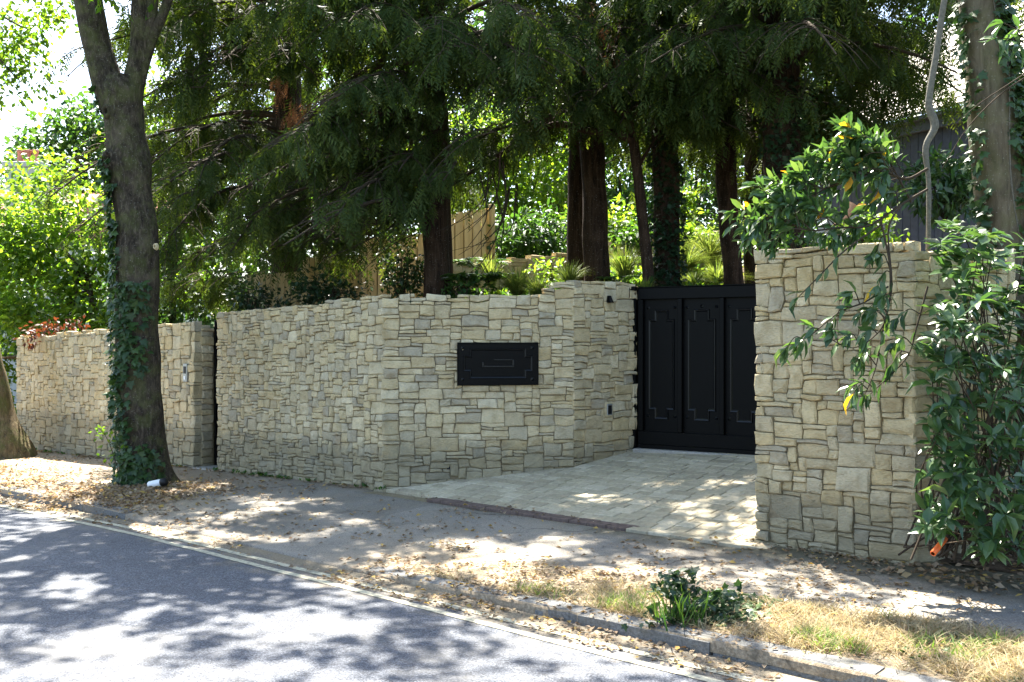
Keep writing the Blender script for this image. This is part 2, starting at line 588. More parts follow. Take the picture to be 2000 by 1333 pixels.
M['road'] = asphalt_mat(); M['pave'] = pave_mat(); M['paver'] = paver_mat(); M['soil'] = soil_mat()
M['line'] = line_mat(); M['kerb'] = kerb_mat()
M['redbrick'] = simple_mat('red_paver', (.135, .098, .082), .9, .15, 30, .6, .4)
M['concrete'] = simple_mat('pale_concrete', (.34, .32, .28), .85, .2, 25, .5, .3)
M['farground'] = simple_mat('far_ground', (.06, .075, .03), .95, .1, 2, .6, .4)
M['timber'] = None


def timber_mat():
    t = NT('new_timber')
    p = t.pos(); r = t.rnd()
    c = t.ramp(r, [(.1, (.60, .49, .28)), (.5, (.68, .57, .36)), (.9, (.55, .44, .24))])
    n = t.noise(t.scaled(p, (1, 1, .06)), 60, 5, .6)
    c = t.mix(.6, c, t.ramp(n, [(.3, .7), (.7, 1.2)]), 'MULTIPLY')
    return t.done(t.bsdf(c, .75, t.bump(n, .3, .005), .2))


M['timber'] = timber_mat()
M['cladding'] = simple_mat('grey_blue_cladding', (.12, .128, .175), .7, .25, 12, .3, .1)
M['cladding_trim'] = simple_mat('grey_trim', (.14, .15, .18), .6, .3, 12, .2, .1)
M['rooftile'] = simple_mat('pale_roof_tile', (.60, .56, .48), .8, .25, 9, .5, .3)
M['render'] = simple_mat('pale_render', (.45, .43, .40), .85, .2, 5, .3, .2)
M['redtile'] = simple_mat('red_tile', (.30, .12, .085), .8, .2, 8, .5, .3)
M['pot'] = simple_mat('chimney_pot', (.42, .16, .11), .75, .25, 8, .3, .2)
M['glass'] = simple_mat('window_glass', (.03, .035, .04), .1, .6, 2, .1, .0)
M['white'] = simple_mat('white_plastic', (.78, .79, .80), .4, .4, 20, .15, .05)
M['orange'] = simple_mat('orange_plastic', (.75, .13, .02), .45, .4, 30, .3, .1)
M['terracotta'] = simple_mat('terracotta', (.52, .27, .15), .8, .2, 20, .3, .2)
M['darkvoid'] = simple_mat('dark_plastic_hole_shade', (.008, .008, .009), .5, .3, 20, .2, .05)  # dark plastic, also the shade inside the weep hole

# ------------------------------------------------------------------ leaf templates (unit length along +y)
T_LEAF = (np.array([[0, 0, 0], [.30, .45, .06], [0, 1, -.05], [-.30, .45, .06]]), np.array([[0, 1, 2], [0, 2, 3]]))
T_LANCE = (np.array([[0, 0, 0], [.15, .30, .05], [0, .33, .0], [-.15, .30, .05], [.135, .66, .03], [0, .68, -.03], [-.135, .66, .03], [0, 1, -.14]]),
           np.array([[0, 1, 2], [0, 2, 3], [1, 4, 5], [1, 5, 2], [2, 5, 6], [2, 6, 3], [4, 7, 5], [5, 7, 6]]))
_iv = [(0, -.02), (.22, .02), (.46, .02), (.34, .30), (.52, .52), (.22, .55), (0, 1.0), (-.22, .55), (-.52, .52), (-.34, .30), (-.46, .02), (-.22, .02)]
T_IVY = (np.array([[0, .34, .05]] + [[x, y, -.04 if abs(x) > .3 else .02] for x, y in _iv]),
         np.array([[0, i + 1, (i + 1) % 12 + 1] for i in range(12)]))
T_BLADE = (np.array([[-.5, 0, 0], [.5, 0, 0], [.32, .55, .06], [-.32, .55, .06], [0, 1, -.10]]),
           np.array([[0, 1, 2], [0, 2, 3], [3, 2, 4]]))


def yew_template(n=15, seed=3, wid=.05):
    r = np.random.default_rng(seed)
    V, T = [], []
    for i in range(n):
        t = .06 + .92 * i / (n - 1)
        base = np.array([0, t, -.22 * t * t])
        side = 1 if i % 2 else -1
        a = math.radians(r.uniform(25, 75)) * side if i < n - 1 else 0
        ln = (.42 - .22 * t) * r.uniform(.8, 1.2)
        d = np.array([math.sin(a), math.cos(a), -.15 - .75 * r.random()]); d /= np.linalg.norm(d)
        s = np.cross(d, [0, 0, 1]); s /= np.linalg.norm(s)
        w = wid * r.uniform(.8, 1.3)
        k = len(V)
        V += [base, base + d * ln * .5 + s * w, base + d * ln, base + d * ln * .5 - s * w]
        T += [[k, k + 1, k + 2], [k, k + 2, k + 3]]
    return np.array(V), np.array(T)


T_YEW = (np.stack([yew_template(14, k, .030)[0] for k in (3, 11, 17, 23, 31, 41)]), yew_template(14, 3)[1])
T_YEW_BIG = (np.stack([yew_template(9, k, .085)[0] for k in (5, 6, 8)]), yew_template(9, 5)[1])
T_BUSH = (T_LANCE[0] * np.array([1.3, 1, 1]), T_LANCE[1])

# ------------------------------------------------------------------ ground, road, footway
def grid_uv(name, us, vs, zf, mat, uvlayer=True):
    U, W = np.meshgrid(us, vs, indexing='ij')
    Z = zf(U, W)
    X = CORNER[0] + EU[0] * U + EV[0] * W
    Y = CORNER[1] + EU[1] * U + EV[1] * W
    V = np.stack([X, Y, Z], -1).reshape(-1, 3)
    nu, nv = U.shape
    i, j = np.meshgrid(np.arange(nu - 1), np.arange(nv - 1), indexing='ij')
    T = np.stack([i * nv + j, (i + 1) * nv + j, (i + 1) * nv + j + 1, i * nv + j + 1], -1).reshape(-1, 4)
    o = fast_mesh(name, V, T, mat, smooth=True)
    l = o.data.uv_layers.new(name='UVMap')
    uvs = np.stack([U.ravel()[T.ravel()], W.ravel()[T.ravel()]], -1)
    l.data.foreach_set('uv', uvs.astype(np.float32).ravel())
    return tag(o, kind='structure')


def nz2(U, W, s, amp, seed=0.0):
    f = np.vectorize(lambda a, b: mnoise.fractal(Vector((a * s + seed, b * s, seed)), 1.0, 2.0, 3))
    return f(U, W) * amp


road = grid_uv('road', np.linspace(-45, 14, 160), np.linspace(-12.5, KV + .02, 40), lambda u, v: road_z(u, v), M['road'])
pavement = grid_uv('pavement', np.concatenate([np.linspace(-45, -8, 50), np.arange(-7.9, 10, .12)]), np.concatenate([[KV - .014], np.linspace(KV - .01, 0.55, 30)]),
                   lambda u, v: pave_z(u, v) + nz2(u, v, .9, .012) * np.clip((v - KV) * 2, 0, 1) - np.where(v < KV - .012, .06, 0) - np.where((u > -.12) & (u < 4.5) & (v > -.18), .05, 0), M['pave'])
# large sheet beyond everything
gs = mesh_obj('ground', [(-600, -200, -1.6), (600, -200, -1.6), (600, 900, -1.6), (-600, 900, -1.6)], [(0, 1, 2, 3)], M['farground'])
tag(gs, kind='structure')

# double yellow lines, parts of the road
for off in (.25, .40):
    us = np.linspace(-14, 6.5, 180)
    V, Fq = [], []
    for i, u in enumerate(us):
        for dv in (-.033, .033):
            v = KV - off + dv + .012 * mnoise.noise(Vector((u * 2, off, 0)))
            p = UV2(u, v); V.append((p[0], p[1], float(road_z(u, v)) + .004))
        if i: k = 2 * i; Fq.append((k - 2, k, k + 1, k - 1))
    mesh_obj('yellow_line', V, Fq, M['line'], road)

# kerb, individual stones
kerb = structure('kerb')
def kerb_stone(u0, u1, seed):
    r = random.Random(seed)
    V = []
    nseg = 4
    prof = [(-.02, -.12), (-.012, -.012), (.012, 0.0), (.125, .004), (.14, -.12)]
    tilt = r.uniform(-.006, .006); sh = r.uniform(-.008, .008)
    c2 = UV2((u0 + u1) / 2, KV)
    for i in range(nseg + 1):
        u = u0 + (u1 - u0) * i / nseg
        top = float(gutter_z(u) + kerb_h(u)) + .004 + tilt * (i / nseg - .5)
        for (dv, dz) in prof:
            p = UV2(u, KV + dv - .0 + sh + r.uniform(-.005, .005))
            V.append((p[0] - c2[0], p[1] - c2[1], top + dz + r.uniform(-.004, .004)))
    k = len(prof); Fs = []
    for i in range(nseg):
        for j in range(k - 1):
            a = i * k + j
            Fs.append((a, a + 1, a + k + 1, a + k))
    Fs.append(tuple(range(k))); Fs.append(tuple(reversed(range(nseg * k, nseg * k + k))))
    o = mesh_obj('kerb_stone', V, Fs, M['kerb'], kerb, loc=(c2[0], c2[1], 0))
    fix_normals(o)
u = 2.58; s = 0
for ln in (.95, .42, .30, .34, .9, .88, .92, .9, .9):
    kerb_stone(u + .008, u + ln - .008, s); u += ln; s += 1
u = -.94
for i in range(15):
    kerb_stone(u - .9 + .008, u - .008, 50 + i); u -= .9

# ------------------------------------------------------------------ stone walls
def jit(s, z, seed, amp):
    return (amp * mnoise.noise(Vector((s * 7.3 + seed, z * 7.3, 1.7))), amp * mnoise.noise(Vector((s * 7.3, z * 7.3 + seed, 9.1))))


def pack(nx, nz, blocked, wr, hr, r):
    """random rubble: rectangles on a cell grid"""
    occ = [row[:] for row in blocked]
    out = []
    for j in range(nz):
        for i in range(nx):
            if occ[j][i]: continue
            h = r.choice(hr); w = r.choice(wr)
            if h >= 4: w = max(w, 3)
            if h == 1: w = max(w, 3)
            if h > w: h = w if r.random() < .8 else h
            # available width on this row
            aw = 0
            while i + aw < nx and not occ[j][i + aw] and aw < w: aw += 1
            if i + aw < nx and not occ[j][i + aw] and (i + aw + 1 == nx or occ[j][i + aw + 1]) and aw < max(wr) + 1: aw += 1
            w = aw
            if w == 1: h = max(h, 2)
            ah = 0
            while j + ah < nz and ah < h and all(not occ[j + ah][i + k] for k in range(w)): ah += 1
            h = ah
            for b in range(h):
                for a in range(w): occ[j + b][i + a] = True
            out.append((i, j, w, h))
    return out


def stone_verts(s0, s1, z0, z1, seed, r, lift, depth, shear):
    """8-point outline: back ring, front ring, inner ring, centre; local (s, d, z)"""
    sm, zm = (s0 + s1) / 2, (z0 + z1) / 2
    # wedge shapes: a few stones lean
    pts = [(s0, z0), (sm + r.uniform(-.2, .2) * (s1 - s0), z0), (s1, z0), (s1, zm), (s1, z1), (sm + r.uniform(-.2, .2) * (s1 - s0), z1), (s0, z1), (s0, zm)]
    gap = r.uniform(.0008, .003)
    outl = []
    for k, (a, b) in enumerate(pts):
        ja, jb = jit(a, b, seed, .020)
        a2, b2 = a + ja, b + jb
        ds, dz = sm - a, zm - b
        ga = gap + (r.uniform(.0, .005) if k % 2 == 0 else r.uniform(-.002, .002))
        gs_, gz_ = min(ga, abs(ds) * .45), min(ga, abs(dz) * .45)
        if k % 2 == 0:
            a2 += math.copysign(gs_, ds); b2 += math.copysign(gz_, dz)
        elif k in (1, 5): b2 += math.copysign(gz_, dz)
        else: a2 += math.copysign(gs_, ds)
        outl.append((a2, b2))
    ins = min(.013, (s1 - s0) * .16, (z1 - z0) * .16)
    tilt_s, tilt_z = r.uniform(-.11, .11), r.uniform(-.16, .12)
    V = []
    for (a, b) in outl: V.append((a, -depth, b))
    for (a, b) in outl: V.append((a, lift + (a - sm) * tilt_s + (b - zm) * tilt_z - r.uniform(.002, .013), b))
    for (a, b) in outl:
        da, db = sm - a, zm - b
        n = math.hypot(da, db) + 1e-6
        q = ins * r.uniform(.5, 1.25)
        a3, b3 = a + math.copysign(min(q, abs(da) * .8), da) * (abs(da) / n + .25), b + math.copysign(min(q, abs(db) * .8), db) * (abs(db) / n + .25)
        V.append((a3, lift + (a3 - sm) * tilt_s + (b3 - zm) * tilt_z + r.uniform(-.004, .006), b3))
    V.append((sm + r.uniform(-.2, .2) * (s1 - s0), lift + r.uniform(-.003, .008), zm + r.uniform(-.2, .2) * (z1 - z0)))
    Fs = []
    for ring in (0, 8):
        for k in range(8):
            k2 = (k + 1) % 8
            Fs.append((ring + k, ring + k2, ring + 8 + k2, ring + 8 + k))
    for k in range(8): Fs.append((16 + k, 16 + (k + 1) % 8, 24))
    return V, Fs


def stone_wall(root, A, B, zb, zt, out, seed, cx=.043, cz=.038, wr=(3, 3, 4, 4, 5, 6, 7), hr=(1, 1, 2, 2, 2, 3, 3, 4), depth=.11, holes=(), thick=.38,
               shear=None, ext=(0, 0), score=None, keep=None):
    """stones of one wall face into list keep: (area score, V, F, centre). A, B plan points; out outward normal"""
    A = np.asarray(A, float); B = np.asarray(B, float)
    L = float(np.linalg.norm(B - A)); e = (B - A) / L
    out = np.asarray(out, float)
    r = random.Random(seed)
    zf = (lambda s: 0.0) if shear is None else shear
    ss = np.linspace(0, L, 40)
    zmin = min(zb(s) - zf(s) for s in ss) - .06
    zmax = max(zt(s) - zf(s) for s in ss)
    nx = max(2, round(L / cx)); cx = L / nx
    nz = int(math.ceil((zmax - zmin) / cz)) + 1
    blocked = [[False] * nx for _ in range(nz)]
    for i in range(nx):
        s = (i + .5) * cx
        jag = .03 * mnoise.noise(Vector((s * 3.1, seed, 0)))
        for j in range(nz):
            z = zmin + (j + .5) * cz + zf(s)
            if z + cz < zb(s) - .04 or z - cz * .2 > zt(s) + jag: blocked[j][i] = True
            for (h0, h1, g0, g1) in holes:
                if h0 < s < h1 and g0 < z < g1: blocked[j][i] = True
    for (i, j, w, h) in pack(nx, nz, blocked, wr, hr, r):
        s0, s1 = i * cx, (i + w) * cx
        if i == 0: s0 -= ext[0]
        if i + w == nx: s1 += ext[1]
        z0, z1 = zmin + j * cz, zmin + (j + h) * cz
        lift = r.uniform(.001, .024) + (.008 if r.random() < .12 else 0)
        V, Fs = stone_verts(s0, s1, z0, z1, seed, r, lift, depth, zf)
        W = []
        for (s, d, z) in V:
            p = A + e * s + out * d
            W.append((p[0], p[1], z + zf(s)))
        c = np.mean(W, axis=0)
        sm = (s0 + s1) / 2
        dist = float(np.linalg.norm(c[:2]))
        facing = abs(float(np.dot(out, -norm(c[:2]))))
        below = max(0.0, zb(sm) - (z0 + zf(sm)))
        keep.append(((s1 - s0) * facing * max(.001, z1 - z0 - below) / dist ** 2, W, Fs, c))
    # core behind the stones
    n = 24
    V, Fs = [], []
    for i in range(n + 1):
        s = .05 + (L - .10) * i / n
        for d in (-.013, -thick):
            p = A + e * s + out * d
            V.append((p[0], p[1], zb(s) - .3)); V.append((p[0], p[1], zt(s) - .09))
    for i in range(n):
        k = 4 * i
        Fs += [(k, k + 4, k + 5, k + 1), (k + 2, k + 3, k + 7, k + 6), (k + 1, k + 5, k + 7, k + 3)]
    Fs += [(0, 1, 3, 2), (4 * n, 4 * n + 2, 4 * n + 3, 4 * n + 1)]
    o = mesh_obj('core', V, Fs, M['mortar'], root)
    return L, e


def emit_stones(root, keep, limit=295):
    keep.sort(key=lambda k: -k[0])
    for (_, W, Fs, c) in keep[:limit]:
        o = mesh_obj('stone', [tuple(np.subtract(w, c)) for w in W], Fs, M['stone'], root, loc=tuple(c))
        a = o.data.attributes.new('rnd', 'FLOAT', 'FACE')
        a.data.foreach_set('value', np.full(len(Fs), rng.random(), np.float32))
    rest = keep[limit:]
    if rest:
        V, Fs, rn = [], [], []
        for (_, W, F_, c) in rest:
            k = len(V); V += list(W); Fs += [tuple(i + k for i in f) for f in F_]
            rn += [rng.random()] * len(F_)
        o = mesh_obj('small_stones', V, Fs, M['stone'], root)
        a = o.data.attributes.new('rnd', 'FLOAT', 'FACE')
        a.data.foreach_set('value', np.array(rn, np.float32))
        o['kind'] = 'stuff'
    print('stones', root.name, len(keep))


OUT = -EV
# roadside wall (from the doorway to the corner)
t1 = UV2(-3.28, 0)
rw = thing('roadside_wall', (*UV2(-1.6, 0), -.05), 'pale rubble stone wall along the pavement between the narrow black door and the corner', 'wall', 'garden boundary walls')
keep = []
stone_wall(rw, t1, UV2(0, 0), lambda s: float(base_z(s - 3.28)), lambda s: 1.955 + .031 * s + (.02 if s > 2.2 else 0), OUT, 11,
           shear=lambda s: .029 * (s - 3.28), ext=(0, .016), keep=keep, wr=(2, 2, 3, 3, 4, 4, 5), hr=(1, 1, 2, 2, 3, 3, 4), cx=.039, cz=.036)
emit_stones(rw, keep)
# entrance wall, in two facets, from the corner to the gate
E1 = np.array([.682, 11.05]); E2 = P(1243, 700, 11.66)[:2]
ew = thing('entrance_wall', (*((UV2(0, 0) + E1) / 2), 0.1), 'pale rubble stone wall beside the gate carrying a black panel', 'wall', 'garden boundary walls')
keep = []


def outward(a, b):
    d = norm(np.asarray(b) - np.asarray(a))
    return np.array([d[1], -d[0]])


def drive_z_xy(x, y):
    u, v = uvof(x, y)
    return float(base_z(u)) + .125 * max(0.0, min(v, 2.75)) * (1 - .0)


OE1 = outward(UV2(0, 0), E1); OE2 = outward(E1, E2)
LE1 = np.linalg.norm(E1 - UV2(0, 0))
def zb1(s):
    p = UV2(0, 0) + norm(E1 - UV2(0, 0)) * s
    return drive_z_xy(*p)
def zb2(s):
    p = E1 + norm(E2 - E1) * s
    return drive_z_xy(*p)
def zt1(s):
    px = 748 + (1120 - 748) * s / LE1
    return float(np.interp(px, [740, 800, 1055, 1062, 1085, 1120], [2.075, 2.08, 2.10, 2.16, 2.25, 2.25]))
stone_wall(ew, UV2(0, 0), E1, zb1, zt1, OE1, 23, keep=keep, ext=(.016, .01), holes=[(.735, .80, .085 + .0, .13)])
stone_wall(ew, E1, E2, zb2, lambda s: 2.27, OE2, 29, keep=keep, ext=(.01, -.012), hr=(1, 1, 2, 2, 3, 3, 4), wr=(3, 4, 5, 6, 7))
emit_stones(ew, keep)
# far wall, beyond the doorway, and its return
fw = thing('far_wall', (*UV2(-6.7, 0), -.2), 'long rubble stone wall passing behind the ivy-covered street tree', 'wall', 'garden boundary walls')
keep = []
FA, FB = UV2(-9.75, .05), UV2(-3.84, 0)
stone_wall(fw, FA, FB, lambda s: .027 * (s - 9.75), lambda s: 1.66 + .030 * s, OUT, 37, shear=lambda s: .028 * (s - 9.75), keep=keep,
           wr=(2, 3, 3, 4, 4, 5), hr=(1, 2, 2, 3, 3, 4), cx=.05, cz=.045)
zr0 = float(base_z(-3.84))
keep2 = []
stone_wall(fw, UV2(-3.84, .10), UV2(-3.84, .275), lambda s: zr0, lambda s: 1.80, EU, 41, keep=keep2, wr=(3, 4, 5), hr=(2, 3, 3), depth=.08)
stone_wall(fw, UV2(-9.75, .52), UV2(-9.75, .16), lambda s: -.3, lambda s: 1.64, -EU, 43, keep=keep2, wr=(3, 4, 5), hr=(2, 3, 3), depth=.08)
emit_stones(fw, keep + keep2)
# right wall and its return
gw = thing('gate_side_wall', (*UV2(5.05, 0), 0), 'tall pale rubble stone wall right of the gate, partly behind drooping branches', 'wall', 'garden boundary walls')
keep = []
R1 = UV2(5.67, 0)
rr_dir = norm(np.array([.93, .37])); R2 = R1 + rr_dir * .95
stone_wall(gw, UV2(4.44, 0), R1, lambda s: .0 + .005 * s, lambda s: 2.30 + .0 * s, OUT, 53, keep=keep, cx=.040, cz=.037,
           wr=(2, 3, 3, 4, 5, 6, 7), hr=(1, 1, 2, 2, 3, 3, 5), ext=(0, .016))
stone_wall(gw, R1, R2, lambda s: .02, lambda s: 2.25, outward(R1, R2), 57, keep=keep, ext=(.016, 0), hr=(2, 3, 3), wr=(3, 4, 5))
stone_wall(gw, UV2(4.44, .52), UV2(4.44, .10), lambda s: .05, lambda s: 2.28, -EU, 59, keep=keep, hr=(2, 3, 3), wr=(3, 4), depth=.08)
emit_stones(gw, keep)

# ------------------------------------------------------------------ driveway of pavers
drive = structure('driveway')
LW = [(0, 0), (1.35, 1.60), (1.55, 2.72)]
def left_lim(v):
    return float(np.interp(v, [-1, 0, 1.60, 2.72, 5], [-.15, 0, 1.35, 1.55, 1.6]))
def drive_z(u, v):
    return float(base_z(u)) + .125 * np.clip(v, 0, 2.75)
bed = []
for (u, v) in ((-.15, -.17), (4.7, -.17), (4.7, 0), (-.1, 0), (4.7, 2.75), (.0, 2.75), (5.2, 4.6), (1.2, 4.6)):
    p = UV2(u, v); bed.append((p[0], p[1], drive_z(u, v) - .03))
mesh_obj('bedding', bed, [(0, 1, 2, 3), (3, 2, 4, 5), (5, 4, 6, 7)], M['mortar'], drive)
pk = random.Random(5)
far_pv = ([], [])
def paver(u0, u1, v0, v1, mat, name='paver', h=.0):
    g = .004
    cu, cv = (u0 + u1) / 2, (v0 + v1) / 2
    c = UV2(cu, cv); zc = drive_z(cu, cv) + pk.uniform(-.003, .003) + h
    tu, tv = pk.uniform(-.008, .008), pk.uniform(-.008, .008)
    V = []
    for (ins, dz) in ((g, -.035), (g, -.005), (g + .008, 0.0)):
        for (a, b) in ((u0 + ins, v0 + ins), (u1 - ins, v0 + ins), (u1 - ins, v1 - ins), (u0 + ins, v1 - ins)):
            p = UV2(a, b) - c
            V.append((p[0], p[1], drive_z(a, b) - drive_z(cu, cv) + dz + (a - cu) * tu + (b - cv) * tv))
    Fs = []
    for ring in (0, 4):
        for k in range(4): Fs.append((ring + k, ring + (k + 1) % 4, ring + 4 + (k + 1) % 4, ring + 4 + k))
    Fs.append((8, 9, 10, 11))
    if name == 'paver' and 1000 + c[0] / c[1] * F > 1500:
        k = len(far_pv[0]); far_pv[0].extend([(a + c[0], b + c[1], z + zc) for a, b, z in V]); far_pv[1].extend([tuple(q + k for q in f) for f in Fs])
        return
    mesh_obj(name, V, Fs, mat, drive, loc=(c[0], c[1], zc))
v = .0; npv = 0
while v < 2.75:
    dv = .145
    u = left_lim(v + dv / 2) - .02 + pk.uniform(-.1, 0)
    umax = 4.5 if v < .5 else 5.0 - (v * .1)
    while u < umax:
        du = pk.choice((.15, .19, .19, .22, .26))
        if u + du > left_lim(v) - .02 and (v < .35 or u < 4.55 + .0):
            paver(u, min(u + du, umax), v, min(v + dv, 2.75), M['paver']); npv += 1
        u += du
    v += dv
print('pavers', npv)
# threshold slab under the gate
# red brick edging between drive and footway
u = .85
while u < 3.2:
    paver(u, u + .205, -.16, -.055, M['redbrick'], 'edging_brick', .001); 
    paver(u + .05, u + .255, -.055, -.002, M['redbrick'], 'edging_brick', .001); u += .205
while u < 4.45:
    paver(u, u + .22, -.16, -.002, M['paver'], 'paver', .001); u += .22

mesh_obj('outer_pavers', far_pv[0], far_pv[1], M['paver'], drive)['kind'] = 'stuff'

# ------------------------------------------------------------------ garden terrain behind the walls
def terrain_z(u, v):
    x = CORNER[0] + EU[0] * u + EV[0] * v
    y = CORNER[1] + EU[1] * u + EV[1] * v
    front = np.interp(x, [-14, -8, -5, -1.4, .8, 2, 4, 8], [1.0, 1.25, 1.5, 1.75, 1.9, 1.9, 1.9, 1.9])
    rise = np.clip((y - 11.5) * .13, 0, 1.5) * np.interp(x, [-8, -2, 1, 10], [.1, .5, 1, 1.0])
    return front + rise
def terr(name, us, vs, zf):
    return grid_uv(name, us, vs, lambda u, v: zf(u, v) + nz2(u, v, .8, .06), M['soil'])
terr('garden_bank', np.linspace(-16, 1.25, 50), np.linspace(.30, 26, 60),
     lambda u, v: np.where(v < np.maximum(0.3, (u + .0) * 1.25 + .15), -.4, terrain_z(u, v)))
terr('garden_slope', np.linspace(1.25, 5.4, 24), np.linspace(4.3, 26, 50), lambda u, v: np.where(v < 4.4, .2, np.minimum(terrain_z(u, v), .9 + (v - 4.4) * 1.4 + 1.0)))
terr('side_garden', np.linspace(5.4, 20, 30), np.linspace(1.4, 26, 50), lambda u, v: np.clip(terrain_z(u, v), 0, 1.7 + (v - 1.4) * .25))
grid_uv('side_verge', np.linspace(5.55, 16, 30), np.linspace(.15, 1.5, 8), lambda u, v: .02 + .10 * v + nz2(u, v, 1.2, .05), M['soil'])

# ------------------------------------------------------------------ black gate
GL = P(1249, 700, 11.66); GR = P(1475, 700, 10.95)
gx = norm((GR - GL) * np.array([1, 1, 0])); gz = np.array([0, 0, 1.0])
gout = np.array([gx[1], -gx[0], 0.0])                   # towards the road
GA = np.array([GL[0], GL[1], 0.0])
g0, g1 = .30, 2.215                                      # bottom and top of the leaf
GLEN = 2.95
gate = thing('driveway_gate', (GA[0], GA[1], g0), 'large black panelled sliding gate across the paved driveway', 'gate')


def gbox(name, lo, hi, parent=gate, mat=None, bevel=.004):
    return add_box(name, GA, gx, gout, gz, lo, hi, mat or M['black'], parent, bevel)


gbox('top_rail', (0, -.05, g1 - .13), (GLEN, .05, g1))
gbox('top_cap', (-.01, -.065, g1 + .001), (GLEN, .065, g1 + .014))
gbox('bottom_rail', (0, -.05, g0 + .10), (GLEN, .05, g0 + .25))
gbox('skid_rail', (0, -.045, g0), (GLEN, .062, g0 + .098))
PW = .485
stl = [0.02, .515, 1.01, 1.505, 2.0, 2.495]
def stile_at(x, w=.052):
    gbox('stile', (x, -.048, g0 + .252), (x + w, .046, g1 - .132))
stile_at(0, .06)
for x in stl[1:]: stile_at(x - .026)
stile_at(GLEN - .06, .058)


def stepped(x0, x1, z0, z1, st, sz, y0, w, parent, mat, A=GA, ex=gx, ey=gout, name='moulding', yh=.016):
    """moulding frame whose four corners are notched"""
    pts = [(x0 + st, z0), (x1 - st, z0), (x1 - st, z0 + sz), (x1, z0 + sz), (x1, z1 - sz), (x1 - st, z1 - sz), (x1 - st, z1), (x0 + st, z1),
           (x0 + st, z1 - sz), (x0, z1 - sz), (x0, z0 + sz), (x0 + st, z0 + sz)]
    n = len(pts)
    a = np.array(pts)
    V, Fs = [], []
    off = []
    for i in range(n):
        p, q, r_ = a[i - 1], a[i], a[(i + 1) % n]
        d1, d2 = norm(q - p), norm(r_ - q)
        n1, n2 = np.array([-d1[1], d1[0]]), np.array([-d2[1], d2[0]])
        off.append((n1 + n2))
    for i in range(n):
        for (k, h) in ((-.5, 0), (-.3, yh), (.1, yh * .8), (.5, 0)):
            q = a[i] + off[i] * w * k
            V.append(A + ex * q[0] + ey * (y0 + h) + gz * q[1])
    for i in range(n):
        j = (i + 1) % n
        for k in range(3): Fs.append((4 * i + k, 4 * i + k + 1, 4 * j + k + 1, 4 * j + k))
    o = mesh_obj(name, V, Fs, mat, parent)
    fix_normals(o)
    return o


def stud(x, z, y0, s, parent, A=GA, ex=gx, ey=gout):
    b = [A + ex * (x + dx) + ey * y0 + gz * (z + dz) for dx, dz in ((-s, -s), (s, -s), (s, s), (-s, s))]
    top = A + ex * x + ey * (y0 + s * .9) + gz * z
    c = sum(b) / 4
    mesh_obj('stud', [v - c for v in b] + [top - c], [(0, 1, 4), (1, 2, 4), (2, 3, 4), (3, 0, 4)], M['black_edge'], parent, loc=tuple(c))


for k in range(5):
    x0 = (.06 if k == 0 else stl[k] + .026); x1 = stl[k + 1] - .026 if k < 5 else GLEN
    pn = gbox('panel', (x0 - .004, -.03, g0 + .246), (x1 + .004, -.008, g1 - .126), bevel=0)
    za, zb_ = g0 + .25, g1 - .13
    ym = -.008
    stepped(x0 + .07, x1 - .07, za + .16, zb_ - .14, .075, .11, ym, .03, pn, M['black_edge'])
    for sx in (x0 + .05, x1 - .05):
        for sz in (za + .18, zb_ - .10): stud(sx, sz, ym, .017, pn)
    if k == 1: stud((x0 + x1) / 2, zb_ - .09, ym, .02, pn)
# left guide post with catch box
post = thing('gate_post', (GA[0], GA[1], .26), 'slim black steel post between the entrance wall and the gate', 'post')
add_box('post', GA, gx, gout, gz, (-.125, -.05, .27), (-.022, .075, 2.215), M['black'], post, .008)
add_box('guide_bracket', GA, gx, gout, gz, (-.145, .06, 2.10), (-.06, .14, 2.225), M['black'], post, .006)
add_box('guide_arm', GA, gx, gout, gz, (-.075, .062, 2.19), (-.005, .12, 2.235), M['black'], post, .004)
thr = UV2(0, 0)
ts = thing('threshold_slab', (GA[0], GA[1], .25), 'pale concrete threshold strip on the ground under the black gate', 'slab')
add_box('slab', GA, gx, gout, gz, (-.02, -.3, .19), (2.9, .16, .262 + .09), M['concrete'], ts, .008)
for a, b in ((.02, .22), (.24, .52)):
    add_box('packing_stone', GA, gx, gout, gz, (a, -.12, .352), (b, .03, .395), M['stone'], ts, .012)

# ------------------------------------------------------------------ black wall panel
e1 = norm(E1 - UV2(0, 0)); e1_3 = np.array([e1[0], e1[1], 0]); o1_3 = np.array([OE1[0], OE1[1], 0])
A1 = np.array([*UV2(0, 0), 0.0])
def s_at(px):
    k = (px - 1000) / F
    c = UV2(0, 0)
    return (k * c[1] - c[0]) / (e1[0] - k * e1[1])
s0, s1 = s_at(893), s_at(1050)
dpl = c_y = float((UV2(0, 0) + e1 * (s0 + s1) / 2)[1])
zt_, zb__ = CAM_Z - (670 - 666.5) / F * dpl, CAM_Z - (752 - 666.5) / F * dpl
pl = thing('black_wall_panel', A1 + e1_3 * (s0 + s1) / 2 + gz * zb__, 'flat black rectangular metal panel with raised geometric moulding on the stone wall', 'panel')
def pbox(name, lo, hi, mat=M['black'], bevel=.004):
    return add_box(name, A1, e1_3, o1_3, gz, lo, hi, mat, pl, bevel)
pbox('plate', (s0, -.06, zb__), (s1, .040, zt_))
for nm, lo, hi in (('border', (s0 - .004, .02, zt_ - .012), (s1 + .004, .05, zt_ + .004)), ('border', (s0 - .004, .02, zb__ - .004), (s1 + .004, .05, zb__ + .012)),
                   ('border', (s0 - .004, .02, zb__ + .013), (s0 + .012, .049, zt_ - .013)), ('border', (s1 - .012, .02, zb__ + .013), (s1 + .004, .049, zt_ - .013))):
    pbox(nm, lo, hi)
W_, H_ = s1 - s0, zt_ - zb__
